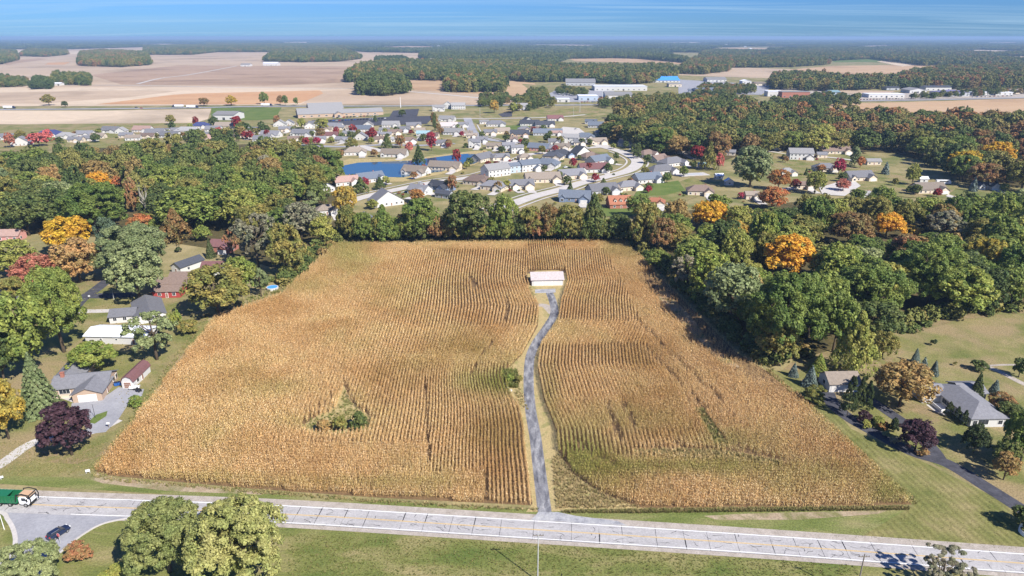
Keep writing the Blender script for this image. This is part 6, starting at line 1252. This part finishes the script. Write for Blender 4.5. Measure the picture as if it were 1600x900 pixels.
# green refuse truck with white cab
d0 = (road_at(70, 0) - road_at(60, 0)).normalized(); ra = math.atan2(d0.y, d0.x); p = P(46, 793.5); t = thing('refuse_truck', 'green refuse truck with white cab at the left edge of the road', 'truck', (p.x - d0.y * 1.25, p.y + d0.x * 1.25, .14), ra)
obj('cab', loft([(-2.3, 1.15, .7, 2.5), (-1.9, 1.2, .6, 2.75), (-.5, 1.2, .6, 2.75), (.0, 1.18, .6, 1.9), (.15, 1.1, .65, 1.5)]), PT['white'], t)
bm = bmesh.new(); prism(bm, [(-.50, 2.66), (.03, 1.98), (.06, 1.98), (-.44, 2.68)], -1.0, 1.0, 'y'); obj('windscreen', bm, M['glass'], t)
for y in (-1.2, 1.2):
    bm = bmesh.new(); prism(bm, [(-1.5, 1.7), (-.35, 1.7), (-.55, 2.5), (-1.5, 2.5)], y - .03, y + .03, 'y'); obj('side_window', bm, M['glass'], t)
    bm = bmesh.new(); box(bm, -.1, .1, y * 1.2 - .12, y * 1.2 + .12, 1.7, 2.4); obj('mirror', bm, M['tyre'], t)
    bm = bmesh.new(); pts_ = [(-3.0, 1.5), (-2.5, 3.4), (-1.0, 3.7), (.6, 3.3), (.9, 2.3), (.7, 1.2)]
    for i in range(5): cone(bm, (pts_[i][0], y * 1.1, pts_[i][1]), (pts_[i + 1][0], y * 1.1, pts_[i + 1][1]), .12, .12, 6)
    obj('lift_arm', bm, M['tyre'], t)
    for x in (-.75, -4.6, -7.2, -8.5): place('wheel', wheel_mesh(.52, .35), t, x, y * .92, .52)
bm = bmesh.new(); box(bm, .1, .3, -1.15, 1.15, .45, .95); obj('bumper', bm, M['tyre'], t)
bm = bmesh.new(); box(bm, -9.6, -.1, -.5, .5, .6, .95); obj('chassis', bm, M['tyre'], t)
bm = bmesh.new(); box(bm, -9.8, -2.7, -1.28, -1.16, 1.0, 3.0); box(bm, -9.8, -2.7, 1.16, 1.28, 1.0, 3.0); box(bm, -9.8, -9.66, -1.16, 1.16, 1.0, 3.1); box(bm, -2.84, -2.7, -1.16, 1.16, 1.0, 3.0); box(bm, -9.66, -2.84, -1.16, 1.16, 1.0, 1.2); box(bm, -9.66, -4.9, -1.16, 1.16, 2.9, 3.05)
for i in range(8):
    for y in (-1.33, 1.33): box(bm, -9.6 + i * .92, -9.45 + i * .92, y - .05, y + .05, 1.0, 2.98)
obj('body', bm, PT['green'], t)
bm = bmesh.new(); prism(bm, [(-2.4, 2.78), (.45, 2.7), (.5, 3.0), (-2.2, 3.25)], -1.0, 1.0, 'y'); obj('load_tray', bm, PT['tan'], t)
bm = bmesh.new(); cone(bm, (.55, -1.15, 3.25), (.55, 1.15, 3.25), .12, .12, 6); obj('lift_bar', bm, M['tyre'], t)
for y in (-.8, .8): bm = bmesh.new(); box(bm, .1, .2, y - .2, y + .2, 1.0, 1.25); obj('headlight', bm, M['hlamp'], t)
def semi(px, py, rz, label):
    p = P(px, py); t = thing('semi_truck', label, 'truck', (p.x, p.y, .55), rz, 'trucks on the highway'); bm = bmesh.new(); box(bm, -8, 6, -1.25, 1.25, 1.2, 4.0); obj('trailer', bm, PT['white'], t)
    obj('cab', loft([(6.4, 1.1, .8, 3.6), (8.4, 1.15, .8, 3.7), (8.9, 1.1, .8, 2.2), (10.2, 1.0, .8, 1.9)]), PT['navy'], t)
    for x in (-6.8, -5.6, 6.8, 9.3):
        for y in (-1, 1): place('wheel', wheel_mesh(.55, .4), t, x, y, .55)
semi(14, 170, 0, 'white trailer truck at the left end of the highway'); semi(279, 168, math.pi, 'white trailer truck on the highway, left of two together'); semi(300, 169, 0, 'white trailer truck on the highway, right of two together')
semi(1238, 158, 0, 'white trailer truck on the highway left of the showroom'); semi(1300, 157, 0, 'white trailer truck on the highway right of the teal barn'); semi(416, 166, 0, 'white trailer truck by the lone green trees')
cols_ = ['white', 'black', 'silver', 'navy', 'red', 'black', 'white', 'blue']
def lot(x0, y0, x1, y1, k, place_, rz=1.45):
    for i in range(k):
        u = i / max(1, k - 1); p = P(x0 + (x1 - x0) * u, y0 + (y1 - y0) * u, .45); c_ = cols_[int(rng.integers(0, 8))]
        make_car(c_, p, rz, '%s car parked %s' % (c_ if c_ != 'navy' else 'dark blue', place_), group='cars parked ' + place_, full=False)
lot(512, 189.5, 602, 185.5, 20, 'in the front row of the hall car park'); lot(522, 184.5, 590, 181, 14, 'in the back row of the hall car park'); lot(905, 160, 935, 159.5, 8, 'outside the blue showroom'); lot(1130, 146, 1180, 144, 10, 'beside the highway shops'); lot(1345, 156, 1410, 154.5, 14, 'outside the white showroom')
lot(1520, 152, 1580, 150, 10, 'at the right end of the highway'); lot(860, 152, 900, 147, 9, 'on the grey lot beyond the highway')
for x, y, rz, c_, lab in ((802, 236, .4, 'navy', 'dark blue car outside the grey gabled house'), (884, 262, .6, 'white', 'white car between the right hand houses'), (848, 237, .2, 'black', 'black car beside the rose gabled house'), (900, 202, .8, 'silver', 'silver car on the pale court'), (213, 168.5, 0, 'black', 'black car alone on the highway'), (221, 169.5, 0, 'red', 'red car alone on the highway'), (1228, 248, 0, 'silver', 'silver car beside the white two storey house'), (772, 205, 1.4, 'white', 'white car by the straight grey street'), (658, 287, .3, 'silver', 'silver car parked below the pond')):
    p = P(x, y, .34); make_car(c_, p, rz, lab, full=False)
p = P(1473, 288); t = thing('motorhome', 'long white motorhome behind the tan roofed house', 'motorhome', (p.x, p.y, .1), -.15); obj('body', loft([(-5, 1.2, .6, 3.3), (4, 1.25, .6, 3.4), (5, 1.2, .6, 2.6), (5.3, 1.1, .7, 2)]), PT['white'], t); bm = bmesh.new(); box(bm, -3, 3, -1.28, -1.24, 1.9, 2.7); obj('window', bm, M['glass'], t)
for x in (-3, 3.5):
    for y in (-1, 1): place('wheel', wheel_mesh(.45, .3), t, x, y, .45)

# ------------------------------------------------------------------ poles, signs and small things
M['woodpole'] = plain('weathered_pole', (.22, .19, .16), .9, .2, 2); M['signred'] = plain('sign_red', (.55, .02, .03), .5, .05); M['palepole'] = plain('galvanised_pole', (.45, .45, .44), .6, .1)
def pole(px, py, h, r_, label, mt='woodpole', arms=1, name='utility_pole'):
    p = P(px, py); t = thing(name, label, 'pole', (p.x, p.y, 0)); bm = bmesh.new(); cone(bm, (0, 0, 0), (0, 0, h), r_, r_ * .65, 10); obj('post', bm, M[mt], t)
    for i in range(arms):
        bm = bmesh.new(); box(bm, -1.1, 1.1, -.06, .06, h - .7 - i * .9, h - .55 - i * .9); obj('crossarm', bm, M['woodpole'], t)
        for x in (-.95, -.4, .4, .95): bm = bmesh.new(); cone(bm, (x, 0, h - .55 - i * .9), (x, 0, h - .35 - i * .9), .05, .04, 6); obj('insulator', bm, M['tyre'], t)
    return t
pole(840, 908, 12.2, .14, 'thin grey pole in the grass below the long drive', 'palepole', 1); pole(1336, 935, 11.0, .17, 'dark wooden pole at the bottom right of the road', 'woodpole', 1)
pole(877, 912, 2.6, .12, 'short dark post right of the thin grey pole', 'tyre', 0, 'marker_post'); pole(854, 915, 2.2, .07, 'short pale post beside the thin grey pole', 'palepole', 0, 'marker_post'); pole(7, 828, 4.2, .09, 'white sign post on the corner island', 'trim', 0, 'sign_post')
pole(149, 653, 4.6, .07, 'slim dark lamp post on the grass island of the yard', 'tyre', 0, 'lamp_post'); pole(178, 468, 5.0, .10, 'pale post on the lawn in front of the red sided house', 'palepole', 0, 'lamp_post'); pole(906, 176, 22, .3, 'tall pale mast by the highway', 'palepole', 0, 'mast'); pole(941, 164, 26, .45, 'tall sign mast beside the showroom', 'trim', 0, 'mast'); pole(626, 168, 16, .5, 'white mast behind the asphalt lot', 'trim', 0, 'mast'); pole(750, 184, 14, .2, 'pale street pole by the long road', 'palepole', 0, 'mast'); pole(896, 183, 14, .2, 'pale street pole on the green slope', 'palepole', 0, 'mast')
p = P(95, 850); t = thing('stop_sign', 'red stop sign on a post at the junction', 'sign', (p.x, p.y, .1), R(-18)); bm = bmesh.new(); cone(bm, (0, 0, 0), (0, 0, 2.3), .05, .05, 8); obj('post', bm, M['palepole'], t)
def octo(r_, y0, y1): bm = bmesh.new(); prism(bm, [(r_ * math.cos(R(22.5 + 45 * i)), 2.35 + r_ * math.sin(R(22.5 + 45 * i))) for i in range(8)], y0, y1, 'y'); return bm
obj('rim', octo(.50, -.060, -.045), M['trim'], t); face = obj('face', octo(.45, -.075, -.058), M['signred'], t)
tx = bpy.data.curves.new('lettering', 'FONT'); tx.body = 'STOP'; tx.size = .34; tx.align_x = 'CENTER'; tx.align_y = 'CENTER'; tx.extrude = .004; to = bpy.data.objects.new('lettering', tx); C.objects.link(to); to.parent = face; to.location = (0, -.080, 2.35); to.rotation_euler = (R(90), 0, 0); tx.materials.append(M['trim'])
def small(name, label, cat, px, py, parts, rz=0.0, z=.07):
    p = P(px, py); t = thing(name, label, cat, (p.x, p.y, z), rz)
    for nm, mt, bxs in parts:
        bm = bmesh.new()
        for q in bxs: box(bm, *q)
        obj(nm, bm, PT[mt] if mt in PT else M[mt], t)
    return t
for x, y, lab in ((182, 603, 'blue wheeled bin against the garage wall, left one'), (188, 602, 'blue wheeled bin against the garage wall, right one')): small('wheeled_bin', lab, 'bin', x, y, [('body', 'blue', [(-.45, .45, -.45, .45, .1, 1.2)]), ('lid', 'navy', [(-.5, .5, -.5, .5, 1.2, 1.32)])])
small('utility_trailer', 'small white trailer beside the narrow barn shed', 'trailer', 211, 608, [('bed', 'white', [(-1.5, 1.5, -.8, .8, .55, .75), (-1.5, -1.42, -.8, .8, .75, 1.1), (1.42, 1.5, -.8, .8, .75, 1.1)]), ('wheel', 'tyre', [(-.35, .35, -.95, -.82, .05, .6), (-.35, .35, .82, .95, .05, .6)])], .3)
small('ride_mower', 'dark ride on mower at the end of the yard', 'mower', 217, 612, [('hood', 'black', [(.1, 1.0, -.4, .4, .45, 1.0)]), ('seat', 'black', [(-.6, -.1, -.3, .3, .6, .8), (-.7, -.55, -.3, .3, .8, 1.3)]), ('deck', 'navy', [(-.9, .2, -.55, .55, .2, .5)]), ('wheel', 'tyre', [(-.8, -.2, -.62, -.45, 0, .55), (-.8, -.2, .45, .62, 0, .55), (.5, .9, -.5, -.38, 0, .4), (.5, .9, .38, .5, 0, .4)])], -.5)
small('mailbox', 'white mailbox beside the asphalt drive on the left', 'mailbox', 140, 467, [('post', 'woodpole', [(-.06, .06, -.06, .06, 0, 1.0)]), ('box', 'white', [(-.35, .35, -.22, .22, 1.0, 1.5)])])
small('mailbox', 'white mailbox on a post at the foot of the concrete yard', 'mailbox', 170, 668, [('post', 'woodpole', [(-.06, .06, -.06, .06, 0, 1.1)]), ('box', 'white', [(-.4, .4, -.22, .22, 1.1, 1.55)])])
small('yard_sign', 'small white sign at the corner of the cornfield', 'sign', 138, 740, [('post', 'white', [(-.45, -.39, -.03, .03, 0, 1.2), (.39, .45, -.03, .03, 0, 1.2)]), ('panel', 'white', [(-.5, .5, -.06, -.03, .5, 1.2)])], .4)
small('yard_sign', 'small white sign by the road at the left edge', 'sign', 2, 750, [('post', 'white', [(-.03, .03, -.03, .03, 0, 1.0)]), ('panel', 'white', [(-.6, .6, -.06, -.03, .5, 1.1)])], .4)
p = P(1588, 826); t = thing('garden_fence', 'short curved white fence by the bush at the right edge', 'fence', (p.x, p.y, .03)); 
for i in range(9):
    a = R(100 + i * 12); bm = bmesh.new(); box(bm, -.28, .28, -.03, .03, .05, 1.25 - .05 * abs(i - 4)); o = obj('panel', bm, M['trim'], t); o.location = (2.6 * math.cos(a) + 2.2, 2.6 * math.sin(a) - 2.0, 0); o.rotation_euler = (0, 0, a + HP)
for x, y, s_ in ((793, 606, .5), (797, 611, .7), (790, 600, .4)):
    p = P(x, y); bm = bmesh.new(); bmesh.ops.create_icosphere(bm, subdivisions=2, radius=s_)
    for v in bm.verts: v.co *= random.uniform(.8, 1.15); v.co.z *= .6
    o = obj('rock', bm, M['concrete']); o.location = (p.x, p.y, .15); tag(o, 'pale field stone between the corn and the drive', 'stone', 'stones beside the drive')

# ------------------------------------------------------------------ weeds and rough grass along the edges
def tuft(seed):
    r_ = random.Random(seed); V, Fs = [], []
    for i in range(12):
        a = r_.uniform(0, 6.28); d = Vector((math.cos(a), math.sin(a), 0)); s_ = Vector((-d.y, d.x, 0)) * .07; p = d * r_.uniform(0, .35); e = p + d * r_.uniform(.1, .35) + Vector((0, 0, r_.uniform(.3, .8))); k = len(V)
        V += [tuple(p - s_), tuple(p + s_), tuple(e + s_ * .4), tuple(e - s_ * .4)]; Fs.append((k, k + 1, k + 2, k + 3))
    return V, Fs
m, n, l, b = new_mat('rough_grass'); g = n.new('ShaderNodeNewGeometry'); at = n.new('ShaderNodeAttribute'); at.attribute_type = 'INSTANCER'; at.attribute_name = 'green'
r1 = ramp(n, l, g.outputs['Random Per Island'], [(0, (.28, .20, .09)), (1, (.48, .37, .19))]); r2 = ramp(n, l, g.outputs['Random Per Island'], [(0, (.07, .11, .02)), (1, (.18, .20, .05))]); mx = n.new('ShaderNodeMix'); mx.data_type = 'RGBA'
l.new(at.outputs['Fac'], mx.inputs[0]); l.new(r1.outputs[0], mx.inputs[6]); l.new(r2.outputs[0], mx.inputs[7]); l.new(mx.outputs[2], b.inputs['Base Color']); b.inputs['Roughness'].default_value = .9; b.inputs['Specular IOR Level'].default_value = .1
tf = [np_mesh('grass_tuft', *tuft(i), m) for i in range(5)]
gx, gy, gg, gs = [], [], [], []
def grass(poly, k, green, size):
    q = np.asarray(poly, float); c_ = 0
    w = [PN(a, b_) for a, b_ in poly]; lo = np.min(w, 0); hi = np.max(w, 0); X_ = rng.uniform(lo[0], hi[0], k); Y_ = rng.uniform(lo[1], hi[1], k); a, b_ = QN(X_, Y_); sel = inside(a, b_, poly)
    gx.append(X_[sel]); gy.append(Y_[sel]); kk = int(sel.sum()); gg.append(np.clip(rng.normal(green, .25, kk), 0, 1)); gs.append(rng.uniform(.6, 1.3, kk) * size)
grass(CLEAR, 1100, .75, .7); grass(WEED, 2500, .25, 1.0); grass(SLIT, 900, .55, 1.2); grass([(872, 707), (895, 740), (937, 770), (1000, 793), (870, 795), (862, 720)], 3000, .15, .7); grass([(822, 430), (838, 470), (842, 500), (815, 555), (800, 575), (826, 640), (815, 640), (797, 600), (797, 572), (838, 510)], 2500, .3, .8)
grass([(150, 738), (190, 748), (600, 782), (840, 796), (840, 800), (600, 788), (190, 754), (140, 745)], 6000, .45, .7); grass([(880, 798), (1420, 792), (1420, 797), (1000, 802), (880, 802)], 5000, .5, .7); grass([(1195, 578), (1430, 790), (1436, 786), (1205, 578)], 2500, .6, .8); grass([(330, 492), (150, 738), (140, 738), (322, 490)], 2500, .6, .8); grass([(340, 490), (445, 455), (525, 376), (515, 374), (438, 448), (335, 484)], 2500, .7, 1.3); grass([(520, 384), (975, 378), (975, 370), (515, 374)], 3000, .5, 1.2)
grass([(450, 835), (800, 848), (1340, 884), (1340, 900), (450, 900)], 5000, .8, .35); grass([(980, 378), (1150, 545), (1205, 580), (1215, 572), (1165, 540), (992, 374)], 2500, .5, 1.2); grass([(785, 580), (808, 580), (808, 606), (795, 606)], 500, .9, 1.4)
grass([(1210, 590), (1260, 600), (1340, 680), (1450, 735), (1560, 790), (1600, 830), (1600, 860), (1300, 838), (1440, 790)], 6000, .75, .2); grass([(1400, 515), (1500, 490), (1640, 480), (1640, 600), (1480, 590), (1420, 560)], 6000, .45, .16); grass([(0, 690), (60, 690), (180, 690), (140, 740), (0, 750)], 2500, .6, .3); grass([(100, 440), (240, 470), (320, 500), (260, 600), (200, 650), (100, 520)], 3500, .6, .4)
gx, gy, gg, gs = map(np.concatenate, (gx, gy, gg, gs)); scatter('rough_grass', np.stack([gx, gy, np.full(len(gx), .03)], 1), np.stack([gs, gs, gs], 1), rng.uniform(0, 6.28, len(gx)), tf, {'green': gg})

# ------------------------------------------------------------------ labels: where a label repeats, say which one
def word(i, k):
    o_ = ['first', 'second', 'third', 'fourth', 'fifth', 'sixth', 'seventh', 'eighth', 'ninth', 'tenth', 'eleventh', 'twelfth']
    return 'leftmost' if i == 0 else 'rightmost' if i == k - 1 else o_[i] + ' from left' if i < 12 else None
by = {}
for o in ALL: by.setdefault(o['label'], []).append(o)
for lab, os_ in by.items():
    if len(os_) < 2: continue
    def qx_(o): return float(QN(o.location.x, o.location.y)[0])
    os_.sort(key=qx_); k = len(os_)
    if k == 2: os_[0]['label'] = lab + ', the left one'; os_[1]['label'] = lab + ', the right one'
    elif k <= 13:
        for i, o in enumerate(os_): o['label'] = lab + ', ' + word(i, k) + ('' if 0 < i < k - 1 else ' one')
    else:
        for o in os_: o['group'] = o.get('group', lab)

# ------------------------------------------------------------------ haze
HAZE = True
if HAZE:
    bm = bmesh.new(); box(bm, -61000, 61000, -500, 61000, -1.0, 112.0); o = link('haze', bm_mesh('haze', bm)); o['kind'] = 'stuff'
    m = bpy.data.materials.new('haze_air'); m.use_nodes = True; n = m.node_tree.nodes; n.clear(); v = n.new('ShaderNodeVolumePrincipled'); v.inputs['Color'].default_value = (.40, .60, .88, 1); v.inputs['Density'].default_value = 0.00008; v.inputs['Anisotropy'].default_value = 0.0
    ou = n.new('ShaderNodeOutputMaterial'); m.node_tree.links.new(v.outputs[0], ou.inputs['Volume']); o.data.materials.append(m)
